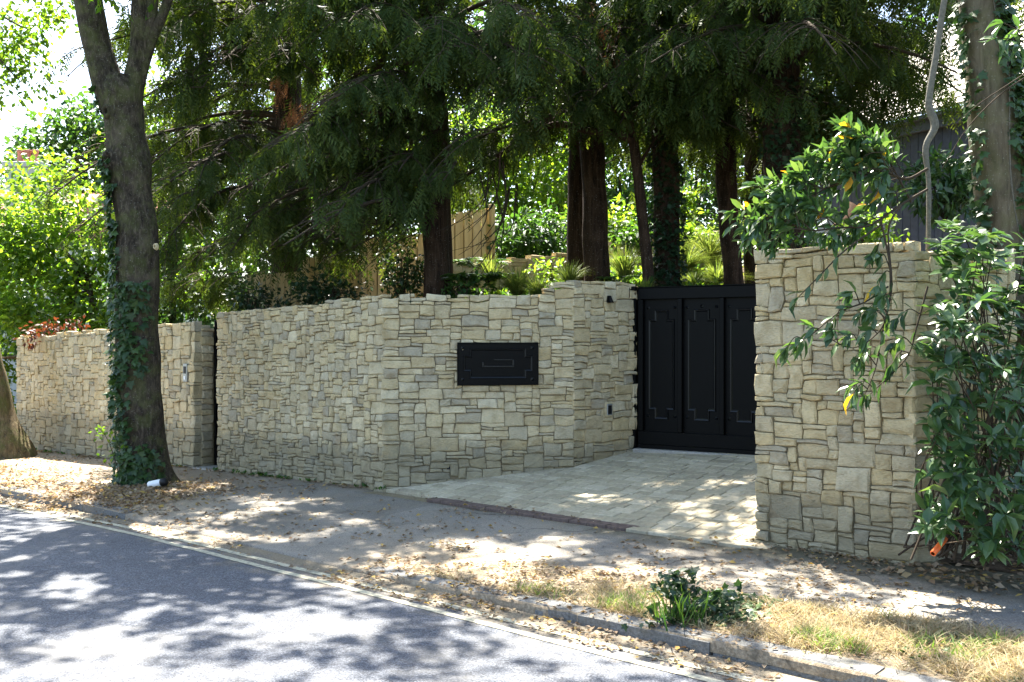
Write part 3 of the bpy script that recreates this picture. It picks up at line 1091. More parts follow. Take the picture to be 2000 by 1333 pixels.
stepped(s0 + W_ * .085, s1 - W_ * .085, zb__ + H_ * .18, zt_ - H_ * .16, W_ * .078, H_ * .17, .040, .022, pl, M['black_edge'], A1, e1_3, o1_3, yh=.014)
for fx in (.06, .925):
    for fz in (.13, .88): stud(s0 + W_ * fx, zb__ + H_ * fz, .040, .017, pl, A1, e1_3, o1_3)
ib = []
for (a, b, c, d) in ((.30, .70, .42, .455), (.30, .325, .455, .54), (.675, .70, .455, .60), (.45, .675, .58, .61)):
    ib.append((A1, e1_3, o1_3, gz, (s0 + W_ * a, .038, zb__ + H_ * c), (s0 + W_ * b, .052, zb__ + H_ * d)))
for b_ in ib:
    o = add_box('inner_bar', *b_, M['black_edge'], pl, .003)

# entry keypad, sensor, vent, far intercom
e2 = norm(E2 - E1); e2_3 = np.array([e2[0], e2[1], 0]); o2_3 = np.array([OE2[0], OE2[1], 0]); A2 = np.array([E1[0], E1[1], 0.0])
def s_on(A, e, px):
    k = (px - 1000) / F
    return (k * A[1] - A[0]) / (e[0] - k * e[1])
sk = s_on(E1, e2, 1187); dk = float((E1 + e2 * sk)[1])
def z_at(py, d): return CAM_Z - (py - 666.5) / F * d
kp = thing('entry_keypad', A2 + e2_3 * sk + gz * z_at(812, dk), 'small dark entry panel in a stone surround low beside the gate', 'keypad')
add_box('surround', A2, e2_3, o2_3, gz, (sk - .065, -.03, z_at(815, dk)), (sk + .065, .030, z_at(785, dk)), M['stone'], kp, .01)
add_box('plate', A2, e2_3, o2_3, gz, (sk - .042, .0, z_at(811, dk)), (sk + .042, .036, z_at(789, dk)), M['steel'], kp, .004)
add_box('lens', A2, e2_3, o2_3, gz, (sk - .028, .0, z_at(809, dk)), (sk + .028, .040, z_at(792, dk)), M['darkvoid'], kp, .002)
sn = thing('wall_sensor', A2 + e2_3 * sk + gz * z_at(590, dk), 'tiny black wedge sensor high on the stone wall near the gate', 'sensor')
zz = z_at(592, dk); zu = z_at(578, dk)
bb = [(sk - .03, .0, zz), (sk + .035, .0, zz), (sk + .035, .07, zz), (sk - .03, .07, zz), (sk - .02, .0, zu), (sk + .012, .0, zu), (sk + .012, .045, zu), (sk - .02, .045, zu)]
o = mesh_obj('housing', [A2 + e2_3 * a + o2_3 * b + gz * c for a, b, c in bb], [(0, 3, 2, 1), (4, 5, 6, 7), (0, 1, 5, 4), (1, 2, 6, 5), (2, 3, 7, 6), (3, 0, 4, 7)], M['black'], sn)
fix_normals(o); bev(o, .004)
pdk = UV2(-4.02, 0)
ip = thing('intercom', (*pdk, 1.0), 'slim silver intercom plate on the far stone wall beside the door', 'intercom')
EU3 = np.array([*EU, 0]); OUT3 = np.array([*OUT, 0]); EV3 = np.array([*EV, 0])
di = float(pdk[1])
add_box('plate', np.array([*pdk, 0]), EU3, OUT3, gz, (-.065, -.02, z_at(746, di)), (.035, .036, z_at(711, di)), M['steel'], ip, .004)
add_box('grille', np.array([*pdk, 0]), EU3, OUT3, gz, (-.045, .0, z_at(730, di)), (.015, .041, z_at(716, di)), M['darkvoid'], ip, .002)
add_box('button', np.array([*pdk, 0]), EU3, OUT3, gz, (-.035, .0, z_at(742, di)), (.005, .043, z_at(735, di)), M['white'], ip, .002)

sv = s_on(UV2(0, 0), e1, 880); dv_ = float((UV2(0, 0) + e1 * sv)[1])
vt = thing('wall_vent', A1 + e1_3 * sv + gz * z_at(916, dv_), 'tiny dark square weep hole low in the entrance wall near the corner', 'vent')
add_box('hole_shade', A1, e1_3, o1_3, gz, (sv - .040, -.02, z_at(917, dv_)), (sv + .040, .012, z_at(909, dv_)), M['darkvoid'], vt, .003)  # solid dark block stands in for the shade inside the hole
add_box('lintel', A1, e1_3, o1_3, gz, (sv - .075, -.02, z_at(908, dv_)), (sv + .07, .026, z_at(903, dv_)), M['stone'], vt, .006)

# side door in its recess
dd = thing('side_door', (*UV2(-3.55, .40), -.12), 'narrow black door set deep in the gap between two stone walls', 'door')
D0 = np.array([*UV2(-3.84, .31), 0.0])
zd = -.11
add_box('door_leaf', D0, EU3, EV3, gz, (.02, .0, zd + .02), (.64, .05, 1.86), M['black'], dd, .004)
add_box('door_frame', D0, EU3, OUT3, gz, (.42, .01, zd), (.58, .045, 1.88), M['black'], dd, .006)
add_box('door_frame', D0, EU3, OUT3, gz, (.012, .002, zd), (.05, .03, 1.88), M['black'], dd, .006)
add_box('doorstep', D0, EU3, OUT3, gz, (.01, -.1, zd - .08), (.55, .36, zd + .025), M['concrete'], dd, .01)

# ------------------------------------------------------------------ street tree with ivy
def px_path(rows, d):
    """rows (px, py, radius px) at depth d (or 4th value) -> (n,4)"""
    out = []
    for r_ in rows:
        dd_ = r_[3] if len(r_) > 3 else d
        out.append([*P(r_[0], r_[1], dd_), r_[2] / F * dd_])
    return np.array(out)


def trunk_paths(rows, d, n=40):
    s_ = spline(px_path(rows, d), n)
    return s_[:, :3], s_[:, 3]


SD = 11.8
st = thing('street_tree', P(285, 948, SD), 'forked street tree with grey bark and ivy on its trunk, on the pavement edge', 'tree')
tp = trunk_paths([(288, 965, 66), (287, 945, 52), (281, 900, 45), (274, 800, 43), (268, 680, 41), (268, 560, 41), (269, 460, 40), (257, 380, 36), (253, 325, 41), (246, 270, 37), (241, 215, 38), (236, 178, 40), (236, 150, 30)], SD, 70)
V, T = tube_arrays([tp], 28, .10, 5.0)
# root flare lobes
cen = P(287, 945, SD)
for i in range(len(V)):
    h = V[i, 2] - cen[2]
    if h < .35:
        a = math.atan2(V[i, 1] - cen[1], V[i, 0] - cen[0])
        k = 1 + .28 * max(0, (.35 - h) / .35) ** 1.5 * (.5 + .5 * math.sin(a * 5 + 1))
        V[i, :2] = cen[:2] + (V[i, :2] - cen[:2]) * k
fast_mesh('trunk', V, T, M['bark'], st, smooth=True)
limbs = [
    [(226, 215, 30), (207, 150, 30), (190, 90, 27), (176, 20, 27), (160, -80, 24), (140, -200, 16), (110, -330, 7)],
    [(250, 210, 26), (263, 150, 21), (270, 90, 16), (273, 20, 16), (280, -100, 14), (300, -200, 10), (330, -330, 5)],
    [(272, 165, 11), (284, 120, 10), (300, 70, 9.5), (325, 10, 9), (360, -100, 7), (420, -220, 5), (470, -320, 2)],
    [(276, 140, 9), (287, 85, 11), (294, 40, 11), (300, -20, 11), (310, -120, 8), (300, -230, 5), (280, -330, 2)],
]
limb_pts = []
for lb in limbs:
    p_ = trunk_paths(lb, SD, 40)
    tubes('limb', [p_], M['bark'], st, 14, .06, 6.0)
    limb_pts.append(p_[0])
# knots
for (kx, ky, kr, kd) in ((208, 218, 8, .21), (212, 312, 12, .20), (304, 482, 3.6, .215)):
    c = P(kx, ky, SD - kd)
    th = np.linspace(0, 2 * PI, 14, endpoint=False)
    V = []; R_ = kr / F * SD
    for (rr_, yy) in ((1.5, .03), (1.15, -.03), (.8, -.045), (.5, -.02), (.2, .03)):
        for a in th: V.append(c + np.array([math.cos(a) * R_ * rr_ * .8, yy, math.sin(a) * R_ * rr_ * 1.3]))
    Fs = []
    for k in range(4):
        for a in range(14): Fs.append((k * 14 + a, k * 14 + (a + 1) % 14, k * 14 + 14 + (a + 1) % 14, k * 14 + 14 + a))
    mesh_obj('knot', V, Fs, M['bark'] if kr > 5 else M['timber'], st, smooth=True)


def leaf_objects(name, pos, D, size, tmpls, mats, parent, roll, idx=None):
    """leaves as parts sharing mesh data"""
    key = name + mats[0].name
    meshes = []
    vr = ((1, 1, 1), (.82, 1, 2.2), (1.12, .95, -.6), (.92, 1.05, 3.4), (1.2, .9, .4))
    for mt in mats:
        for (a_, b_, c_) in vr:
            me = bpy.data.meshes.new(name)
            tv_ = tmpls[0] * np.array([a_, b_, c_])
            tv_[:, 0] += .06 * (a_ - 1) * 6 * tmpls[0][:, 1] ** 2      # sideways sweep
            me.from_pydata([tuple(v) for v in tv_.tolist()], [], tmpls[1].tolist())
            me.materials.append(mt)
            me.update(); meshes.append(me)
    R = frames(np.asarray(D, float), np.asarray(roll, float))
    pl_ = np.array(parent_loc(parent))
    for i in range(len(pos)):
        o = bpy.data.objects.new(name, meshes[(0 if idx is None else idx[i] * 5) + int(rng.integers(0, 5))])
        COL.objects.link(o)
        o.parent = parent
        m = R[i].T * size[i]
        q = np.asarray(pos[i]) - pl_
        o.matrix_local = Matrix(((m[0, 0], m[0, 1], m[0, 2], q[0]), (m[1, 0], m[1, 1], m[1, 2], q[1]), (m[2, 0], m[2, 1], m[2, 2], q[2]), (0, 0, 0, 1)))


def ivy_on(parent, path, n, a_fn, limit, size=(.055, .10), mat='ivy', lift=.02):
    """ivy leaves over a trunk path; a_fn(t) -> (centre angle, half width, density)"""
    pts, rad = path
    tan = norm(np.gradient(pts, axis=0))
    pos, D, sz = [], [], []
    while len(pos) < n:
        t = rng.random()
        ac, hw, den = a_fn(t)
        if rng.random() > den: continue
        k = t * (len(pts) - 1); i = min(int(k), len(pts) - 2); f = k - i
        c = pts[i] * (1 - f) + pts[i + 1] * f; r_ = rad[i] * (1 - f) + rad[i + 1] * f
        a = ac + rng.normal() * hw * .5
        if abs(a - ac) > hw: continue
        n_ = np.array([math.cos(a), math.sin(a), 0])
        pos.append(c + n_ * (r_ + lift + rng.random() * .05))
        D.append(np.array([0, 0, -1.0]) * rng.uniform(.3, 1.0) + n_ * rng.uniform(.1, .7) + rng.normal(size=3) * .35)
        sz.append(rng.uniform(*size))
    pos = np.array(pos); D = np.array(D); sz = np.array(sz)
    # leaf faces outward: roll so that local z points away from the trunk
    return pos, D, sz


def roll_out(pos, D, centre_fn):
    Dn = norm(D)
    R = frames(Dn, np.zeros(len(D)))
    out = np.array([centre_fn(p) for p in pos])
    x = np.einsum('ij,ij->i', out, R[:, 0]); z = np.einsum('ij,ij->i', out, R[:, 2])
    return np.arctan2(-x, z)


def ivy_fn(t):
    # angle -pi/2 faces the camera, pi is the left side
    py = 965 - t * 815
    if py > 800: return (-1.8, 1.4, 1.0)
    if py > 720: return (-2.3, .8, .6)
    if py > 620: return (-1.85, 1.2, 1.0)
    if py > 500: return (-2.6, .65, .40)
    if py > 410: return (-2.45, .4, .35)
    return (-2.7, .3, .02)
ivp, ivd, ivs = ivy_on(st, tp, 1350, ivy_fn, 300, (.045, .12))
axis = lambda p: norm(np.array([p[0] - np.interp(p[2], tp[0][:, 2], tp[0][:, 0]), p[1] - SD, .15]))
rl = roll_out(ivp, ivd, axis) + rng.normal(size=len(ivp)) * .35
vis = np.argsort(ivp[:, 1] - .6 * rng.random(len(ivp)) - 2 * ivs)
leaf_objects('ivy_leaf', ivp[vis[:290]], ivd[vis[:290]], ivs[vis[:290]], T_IVY, [M['ivy']], st, rl[vis[:290]])
cloud('ivy', ivp[vis[290:]], ivd[vis[290:]], ivs[vis[290:]], T_IVY, M['ivy'], st, rl[vis[290:]], kind='stuff')


# ------------------------------------------------------------------ generic leafy crowns
def blob_points(n, centre, radii, shell=.55, seed=None):
    d = norm(rng.normal(size=(n, 3)))
    rr = (shell + (1 - shell) * rng.random((n, 1)) ** .6)
    return np.asarray(centre) + d * rr * np.asarray(radii), d


def leafy(name, blobs, per, size, tmpl, mat, parent, droop=.5, cl=6, clr=.16, cull=None, width=None, kind=None):
    """leaf clumps through the volume of several ellipsoids; blobs: (centre, radii)"""
    P_, D_, S_ = [], [], []
    vols = [np.prod(b[1]) ** (2 / 3) for b in blobs]
    for b, vo in zip(blobs, vols):
        nc = max(3, int(per * vo / sum(vols) / cl))
        c, d = blob_points(nc, b[0], b[1])
        for k in range(cl):
            q = c + rng.normal(size=c.shape) * clr
            P_.append(q)
            D_.append(d * .7 + rng.normal(size=d.shape) * .7 - np.array([0, 0, droop]))
    P_ = np.concatenate(P_); D_ = np.concatenate(D_)
    if cull is not None:
        k = cull(P_); P_, D_ = P_[k], D_[k]
    S_ = rng.uniform(size[0], size[1], len(P_))
    return cloud(name, P_, D_, S_, tmpl, mat, parent, roll=rng.uniform(-.8, .8, len(P_)), width=width, kind=kind)


def on_sunpath(p):
    """where the shadow of a point lands on the footway and road (x, y)"""
    k = p[:, 2:3] / SDIR.z
    return p[:, :2] - k * np.array([[SDIR.x, SDIR.y]])


# wanted dapples: crowns are pruned so about this share of sun lands here
OPEN = []
for (a_px, a_py, a_p, a_r) in ((60, 1290, .74, .8), (300, 1290, .74, .8), (480, 1310, .52, .7), (100, 1180, .32, .6), (250, 1180, .2, .6), (90, 1060, .25, .8), (330, 1090, .15, .7), (480, 1150, .2, .6),
                               (700, 1250, .2, .6), (1000, 1280, .28, .6), (1250, 1310, .45, .5), (750, 1160, .15, .5), (560, 1090, .1, .6), (620, 1210, .25, .5), (900, 1210, .22, .4), (1100, 1250, .35, .4), (450, 1210, .3, .5), (550, 1270, .3, .5), (820, 1260, .2, .6), (700, 1320, .4, .5), (950, 1325, .4, .5), (1350, 1320, .5, .4),
                               (450, 1000, .6, .6), (650, 970, .72, .6), (560, 960, .7, .5), (700, 1040, .55, .6), (900, 1020, .38, .6), (780, 985, .55, .5), (1000, 1090, .55, .4), (850, 1100, .5, .4), (1150, 1060, .45, .4), (1200, 1090, .55, .4),
                               (1300, 960, .6, .8), (1150, 940, .5, .7), (1400, 920, .6, .8), (1000, 940, .3, .6), (1400, 1010, .6, .6),
                               (140, 915, .95, .9), (60, 900, .95, .9), (220, 925, .8, .6), (290, 980, .2, .4), (380, 960, .6, .4), (420, 930, .4, .5), (340, 1035, .75, .3), (150, 960, .5, .5),
                               (1250, 1170, .15, .4), (1340, 1170, .04, .3), (1400, 1190, .06, .3), (1450, 1100, .12, .5), (1600, 1110, .1, .5), (1700, 1140, .15, .4), (1450, 1180, .5, .3), (1600, 1220, .93, .4), (1800, 1260, .97, .5), (1950, 1230, .97, .6), (1800, 1180, .6, .3), (1950, 1170, .7, .4), (1650, 1300, .85, .3), (1400, 1250, .5, .3),
                               (1900, 1080, .15, .5)):
    d_ = 8.0
    for _ in range(12):
        p_ = P(a_px, a_py, d_); u_, v_ = uvof(p_[0], p_[1])
        zg_ = float(pave_z(u_, v_)) if v_ > KV else float(road_z(u_, v_))
        d_ = (CAM_Z - zg_) * F / (a_py - 666.5)
    p_ = P(a_px, a_py, d_)
    OPEN.append((p_[0], p_[1], a_p, a_r))
OPEN += [(x_, y_, .78, .7) for x_ in (-.6, .3, 1.2, 2.1, 3.0) for y_ in (12.3, 13.4, 14.5)]      # added crown gap that lets sun onto the bank
OPEN = np.array(OPEN)
_Q = np.array([.01, .05, .1, .2, .3, .4, .5, .6, .7, .8, .9, .95, .99])
_Z = np.array([-2.33, -1.64, -1.28, -.84, -.52, -.25, 0, .25, .52, .84, 1.28, 1.64, 2.33])


def openness(g):
    d2 = ((g[:, None, :] - OPEN[None, :, :2]) ** 2).sum(-1) / OPEN[None, :, 3] ** 2
    w = 1 / (d2 + .05) ** 2
    w0 = .02
    return ((w * OPEN[None, :, 2]).sum(1) + w0 * .3) / (w.sum(1) + w0)


def dapple_cull(bias=.0, leak=.03):  # prunes foliage so the sun dapples fall where OPEN asks
    def f(p):
        g = on_sunpath(p)
        z = np.interp(openness(g), _Q, _Z) * .27 + bias
        n = np.array([mnoise.noise(Vector((a * 1.7, b * 1.7, 3.3))) * .66 + mnoise.noise(Vector((a * 5.0, b * 5.0, 7.7))) * .52 for a, b in g])
        return (n > z) | (rng.random(len(p)) < leak)
    return f


# street tree crown; its broad unseen spread is added to shade the road
blobs = []
for lp in limb_pts:
    for k in (22, 28, 34, 39):
        c = lp[k]
        blobs.append((c + rng.normal(size=3) * .5 + np.array([0, 0, .3]), (1.5, 1.5, .8)))
for gx_ in np.arange(-8.5, 1.6, 1.7):
    for gy_ in np.arange(10.2, 17.5, 1.7):
        blobs.append((np.array([gx_ + rng.uniform(-.5, .5), gy_ + rng.uniform(-.5, .5), rng.uniform(7.4, 9.8)]), (1.3, 1.3, .7)))
leafy('crown', blobs, 26000, (.11, .18), T_LEAF, M['lime'], st, .4, 8, .22, lambda p: (p[:, 2] > 6.4 + .43 * np.clip(p[:, 1] - 13, 0, 9)) & dapple_cull()(p))
# low twigs of leaves hanging at the top left of the trunk
tw = []
lp_, ld_ = [], []
for (ax, ay, bx, by, d, n) in ((150, -40, 205, 25, 11.3, 9), (170, -60, 255, 40, 11.2, 10), (330, -50, 290, 35, 11.6, 6), (200, -30, 190, 10, 11.2, 5)):
    a, b = P(ax, ay, d), P(bx, by, d + .2)
    m = (a + b) / 2 + np.array([0, 0, .06])
    s_ = spline([a, m, b], 10); tw.append((s_, np.linspace(.007, .003, 10)))
    for k in range(n):
        t = .35 + .65 * k / n
        q = a * (1 - t) + b * t
        lp_.append(q + rng.normal(size=3) * .02); ld_.append(norm(b - a) * .5 + rng.normal(size=3) * .6 - np.array([0, 0, .5]))
tubes('twig', tw, M['twig'], st, 4)
cloud('hanging_leaves', np.array(lp_), np.array(ld_), rng.uniform(.10, .16, len(lp_)), T_LEAF, M['lime'], st, kind='stuff')

# leaning tree at the left edge, with its hanging crown
ld = 15.6
lt = thing('leaning_tree', P(5, 898, ld), 'mossy leaning street tree trunk cut by the picture edge near the far wall', 'tree')
lpth = trunk_paths([(12, 925, 66), (9, 895, 56), (0, 860, 46), (-14, 800, 38), (-35, 700, 36), (-75, 500, 35), (-130, 250, 32), (-180, 0, 28), (-200, -300, 18)], ld, 50)
tubes('trunk', [lpth], M['bark_moss'], lt, 24, .12, 4.0)
lb_ = []
for (a, b, c) in (((-150, 150), (-60, 20), (60, 60)), ((-150, 150), (-70, 60), (40, 160)), ((-170, 40), (-40, -60), (110, -10)), ((-170, 40), (-60, -120), (160, -140))):
    q = spline(np.array([P(*a, 15.2), P(*b, 14.4), P(*c, 13.6)]), 14)
    lb_.append((q, np.linspace(.05, .008, 14)))
for q in lb_: tubes('limb', [q], M['bark'], lt, 7)
blobs = [(P(10, 25, 14), (.75, .7, .38)), (P(85, 40, 13.8), (.35, .5, .3)), (P(20, 120, 14), (.45, .5, .3)), (P(75, 170, 13.8), (.3, .4, .16)), (P(-60, 80, 14), (.8, .8, .6)),
         (P(15, 185, 13.9), (.35, .4, .14)), (P(120, 10, 13.6), (.25, .4, .2)), (P(0, 60, 14.4), (.5, .5, .4)), (P(45, 110, 14.2), (.4, .4, .3))]
leafy('crown', blobs, 1900, (.08, .13), T_LEAF, M['lime'], lt, .6, 5, .09)
blobs = [(np.array([-9, 14, 8.0]), (2.2, 2.0, .8)), (np.array([-11, 16, 7.5]), (2, 2, 1.2)), (np.array([-7.5, 16.5, 9.5]), (2.0, 1.8, .7))]
leafy('high_crown', blobs, 1500, (.12, .19), T_LEAF, M['lime'], lt, .4, 8, .25, dapple_cull())

# ------------------------------------------------------------------ yews
ZX = [-8, -5.6, -5.1, -3.9, -2.6, -1.5, -.5, .5, 1.6, 2.4, 3.4, 4.2, 5.2, 7.5]
ZZ = [2.8, 2.4, 2.25, 2.6, 2.75, 3.1, 3.85, 4.45, 4.7, 4.5, 4.2, 4.0, 4.75, 5.3]


def zlow(x): return np.interp(x, ZX, ZZ)


def yew(name, label, trunk_rows, depth, zs, nl, reach, az=(0, 2 * PI), dense=1.0, top=11.5, extra=(), sides=18, drop=.55, bark='bark_yew', seed=0, ivy=False, group='yew trees behind the wall', high=10):
    r = np.random.default_rng(seed)
    path = trunk_paths(trunk_rows, depth, 50)
    base = path[0][0]
    t_ = thing(name, base, label, 'tree', group)
    V, T = tube_arrays([path], sides, .16, 4.0)
    fast_mesh('trunk', V, T, M[bark], t_, smooth=True)
    for (rows, d) in extra:
        q = trunk_paths(rows, d, 40)
        tubes('stem', [q], M[bark], t_, 10, .08, 6.0)
    pos, D, S = [], [], []
    limbs_, subs_ = [], []
    zt_p = path[0][:, 2]
    for i in range(nl + high):
        hi = i >= nl
        h = r.uniform(*zs) if not hi else r.uniform(7.5, top)
        c = np.array([np.interp(h, zt_p, path[0][:, 0]), np.interp(h, zt_p, path[0][:, 1]), h])
        a = r.uniform(*az)
        L = reach * r.uniform(.6, 1.05) * (1.0 if not hi else np.interp(h, [7, top], [.95, .35]))
        o_ = np.array([math.cos(a), math.sin(a), 0])
        tt = np.linspace(0, 1, 10)
        side = np.array([-o_[1], o_[0], 0]) * r.normal() * .25
        pts = c + o_ * (L * tt)[:, None] + side * (L * tt ** 2)[:, None] + np.array([0, 0, 1.0]) * (.28 * L * tt - drop * L * tt ** 2)[:, None]
        limbs_.append((pts, np.linspace(.045, .008, 10)))
        ns = int((7 if hi else 18) * dense * L / 2.5) + 3
        for j in range(ns):
            t = r.uniform(.18, 1.0)
            k = t * 9; ii = min(int(k), 8); q = pts[ii] + (pts[ii + 1] - pts[ii]) * (k - ii)
            sa = a + r.choice([-1, 1]) * r.uniform(.4, 1.3)
            so = np.array([math.cos(sa), math.sin(sa), r.uniform(-.35, .1)])
            sl = r.uniform(.35, .95) * (1.25 - .5 * t) * (1.3 if hi else 1)
            w = np.linspace(0, 1, 6)
            sp = q + so * (sl * w)[:, None] + np.array([0, 0, -1]) * (.55 * sl * w ** 2)[:, None]
            if not hi: subs_.append((sp, np.linspace(.010, .003, 6)))
            nsp = int(sl / (.042 if not hi else .12)) + 2
            for m in range(nsp):
                f = (m + r.random()) / nsp
                kk = f * 5; i2 = min(int(kk), 4)
                g = sp[i2] + (sp[i2 + 1] - sp[i2]) * (kk - i2)
                dv = norm(sp[i2 + 1] - sp[i2])
                sa2 = r.normal(size=3) * .45
                pos.append(g + r.normal(size=3) * .03); D.append(dv * .45 + sa2 * 1.2 + np.array([0, 0, -.95]))
                S.append(r.uniform(.16, .36) if not hi else r.uniform(.35, .55))
    pos = np.array(pos); D = np.array(D); S = np.array(S)
    lo = zlow(pos[:, 0]) + r.normal(size=len(pos)) * .15 + np.clip(12.0 - pos[:, 1], 0, 3) * .5
    ok = pos[:, 2] > lo
    hi_ = pos[:, 2] > 7.2
    ok &= ~hi_ | dapple_cull(-.05)(pos)
    ok &= hi_ | dapple_cull(-.11, .0)(pos)
    fine = ok & ~hi_; big = ok & hi_
    limbs_ = [l for l in limbs_ if l[0][-1][2] > zlow(l[0][-1][0]) - .3]
    subs_ = [s_ for s_ in subs_ if s_[0][-1][2] > zlow(s_[0][-1][0]) - .1]
    for l in limbs_[:0]: pass
    Vl, Tl = tube_arrays(limbs_, 6)
    fast_mesh('limbs', Vl, Tl, M['twig'], t_, smooth=True)['kind'] = 'stuff'
    if subs_:
        Vs, Ts = tube_arrays(subs_, 3)
        fast_mesh('twigs', Vs, Ts, M['twig'], t_, smooth=True)['kind'] = 'stuff'
    cloud('crown', pos[fine], D[fine], S[fine], T_YEW, M['yew'], t_, roll=r.uniform(-.7, .7, fine.sum()))
    if big.sum():
        cloud('high_crown', pos[big], D[big], S[big], T_YEW_BIG, M['yew'], t_, roll=r.uniform(-.7, .7, big.sum()))
    print(name, 'sprays', fine.sum(), big.sum())
    return t_, path


YG = 'yew trees behind the wall'
y0, _ = yew('yew_tree', 'broad dark yew whose drooping branches hang over the far stone wall', [(560, 640, 30), (560, 400, 27), (565, 100, 24), (570, -300, 16), (575, -600, 6)], 16.0, (2.5, 7.4), 64, 3.7, (PI * .45, PI * 1.85), 1.05, seed=1, drop=.62)
y1, p1 = yew('yew_tree', 'dark yew with brown trunk rising just behind the stone wall above the black panel', [(852, 640, 33), (853, 560, 26), (850, 450, 25), (857, 300, 24), (846, 120, 22), (850, -200, 16), (850, -600, 6)], 13.7, (3.2, 7.6), 66, 2.8, (PI * .5, PI * 2.05), 1.1, seed=2, drop=.5,
               extra=[([(878, 600, 9), (872, 450, 10), (868, 330, 8)], 13.9)])
y2, p2 = yew('yew_tree', 'tall tree with two straight furrowed brown trunks behind the wall by the gate', [(1166, 640, 29), (1165, 540, 25), (1161, 400, 24.5), (1152, 220, 23), (1146, 60, 21), (1145, -250, 15), (1145, -650, 6)], 14.6, (4.6, 7.4), 32, 2.7, (0, 2 * PI), 1.0, seed=3,
               extra=[([(1127, 600, 20), (1126, 450, 19), (1128, 250, 17), (1130, 50, 14)], 15.3)])
y3, p3 = yew('yew_tree', 'slender leaning yew arching two bare limbs leftwards beside the ivy-clad trunk', [(1272, 640, 13), (1268, 560, 11), (1255, 430, 10.5), (1240, 300, 9.5), (1222, 215, 9), (1195, 150, 7), (1180, 60, 5)], 13.6, (4.3, 6.0), 6, 2.2, (PI * .6, PI * 1.4), 1.0, seed=4, high=0,
               extra=[([(1224, 222, 8), (1195, 212, 7.5), (1150, 208, 7), (1100, 215, 6.5), (1050, 245, 5.5), (980, 300, 4.5), (900, 350, 3.5), (830, 400, 2)], 13.4),
                      ([(1233, 275, 8), (1200, 260, 7.5), (1150, 256, 7), (1090, 243, 6.5), (1040, 262, 5.5), (970, 310, 4), (900, 345, 3)], 13.5),
                      ([(1245, 330, 4), (1262, 300, 3), (1290, 255, 2)], 13.7)])
y4, p4 = yew('yew_tree', 'thick shaggy trunk wrapped in dark dry ivy rising behind the gate top left corner', [(1300, 640, 29), (1302, 540, 25), (1302, 400, 25), (1296, 200, 25), (1300, 0, 23), (1300, -300, 18), (1300, -700, 6)], 14.2, (4.4, 7.4), 28, 2.6, (0, 2 * PI), 1.0, seed=5)
y5, p5 = yew('yew_tree', 'dark yew trunk behind the gate, middle of the three nearest the right wall', [(1436, 640, 22), (1432, 530, 20), (1420, 380, 20), (1414, 200, 20), (1408, 0, 18), (1405, -300, 12), (1405, -700, 5)], 14.8, (4.2, 7.4), 26, 2.6, (0, 2 * PI), 1.05, seed=6)
y6, p6 = yew('yew_tree', 'slim dark yew trunk partly hidden by the left end of the right wall', [(1472, 640, 20), (1472, 540, 18), (1470, 380, 17), (1474, 150, 15), (1476, -300, 12), (1480, -600, 5)], 16.5, (3.8, 7.4), 20, 2.8, (0, 2 * PI), 1.05, seed=7)
y7, p7 = yew('yew_tree', 'massive dark yew trunk hung with ivy behind the right stone wall', [(1530, 640, 46), (1530, 500, 40), (1526, 300, 36), (1530, 100, 33), (1535, -250, 28), (1535, -600, 8)], 12.6, (4.2, 7.2), 40, 3.0, (0, 2 * PI), 1.05, seed=8)

# dry ivy on the shaggy trunk and hanging ivy on the massive one
for (tr, path, n, sz) in ((y4, p4, 1500, (.05, .09)), (y7, p7, 1100, (.05, .09))):
    q, d, s_ = ivy_on(tr, path, n, lambda t: (-PI / 2, 1.9, 1.0 if t < .55 else .2), 0, sz, lift=.03)
    cloud('ivy', q, d, s_, T_IVY, M['dark'], tr, kind='stuff')
q5 = []
for (ax, ay, n) in ((1585, 60, 60), (1600, 40, 70), (1620, 90, 60), (1640, 120, 40), (1570, 200, 40), (1575, 250, 40)):
    for k in range(n):
        q5.append(P(ax + rng.normal() * 7, ay + k * 3.6 + rng.normal() * 4, 12.2))
q5 = np.array(q5)
cloud('hanging_ivy', q5, rng.normal(size=q5.shape) * .6 - np.array([0, .4, .8]), rng.uniform(.05, .09, len(q5)), T_IVY, M['ivy'], y7, kind='stuff')

# bare drooping twigs below the arch, dead spray
bt = []
for k in range(11):
    ax, ay = rng.uniform(930, 1010), rng.uniform(300, 380)
    bx, by = ax - rng.uniform(30, 130), ay + rng.uniform(110, 210)
    d = rng.uniform(12.9, 13.6)
    m = ((ax + bx) / 2 + rng.uniform(18, 48), (ay + by) / 2 + rng.uniform(-10, 25))
    s_ = spline(np.array([P(ax, ay, d), P(*m, d), P(bx, by, d - .2)]), 12)
    bt.append((s_, np.linspace(.012, .003, 12)))
for k in range(22):
    ax, ay = rng.uniform(740, 850), rng.uniform(360, 450)
    bx, by = ax - rng.uniform(60, 190), ay + rng.uniform(30, 110)
    d = rng.uniform(12.8, 13.3)
    s_ = spline(np.array([P(ax, ay, d), P((ax + bx) / 2, (ay + by) / 2 - rng.uniform(-8, 18), d), P(bx, by, d - .2)]), 12)
    bt.append((s_, np.linspace(.009, .0025, 12)))
tubes('bare_twigs', bt, M['twig'], y1, 4)['kind'] = 'stuff'
dp = np.concatenate([P(583, 232, 12.7) + rng.normal(size=(70, 3)) * np.array([.09, .09, .16]), P(1180, 60, 13) + rng.normal(size=(30, 3)) * np.array([.1, .1, .2]),
                     P(1160, 110, 13) + rng.normal(size=(40, 3)) * np.array([.18, .1, .06]), P(545, 170, 12.8) + rng.normal(size=(25, 3)) * np.array([.05, .1, .1])])
cloud('dead_foliage', dp, rng.normal(size=dp.shape) * .3 + np.array([0, 0, -1]), rng.uniform(.12, .22, len(dp)), T_YEW, M['yew_dead'], y1, kind='stuff')

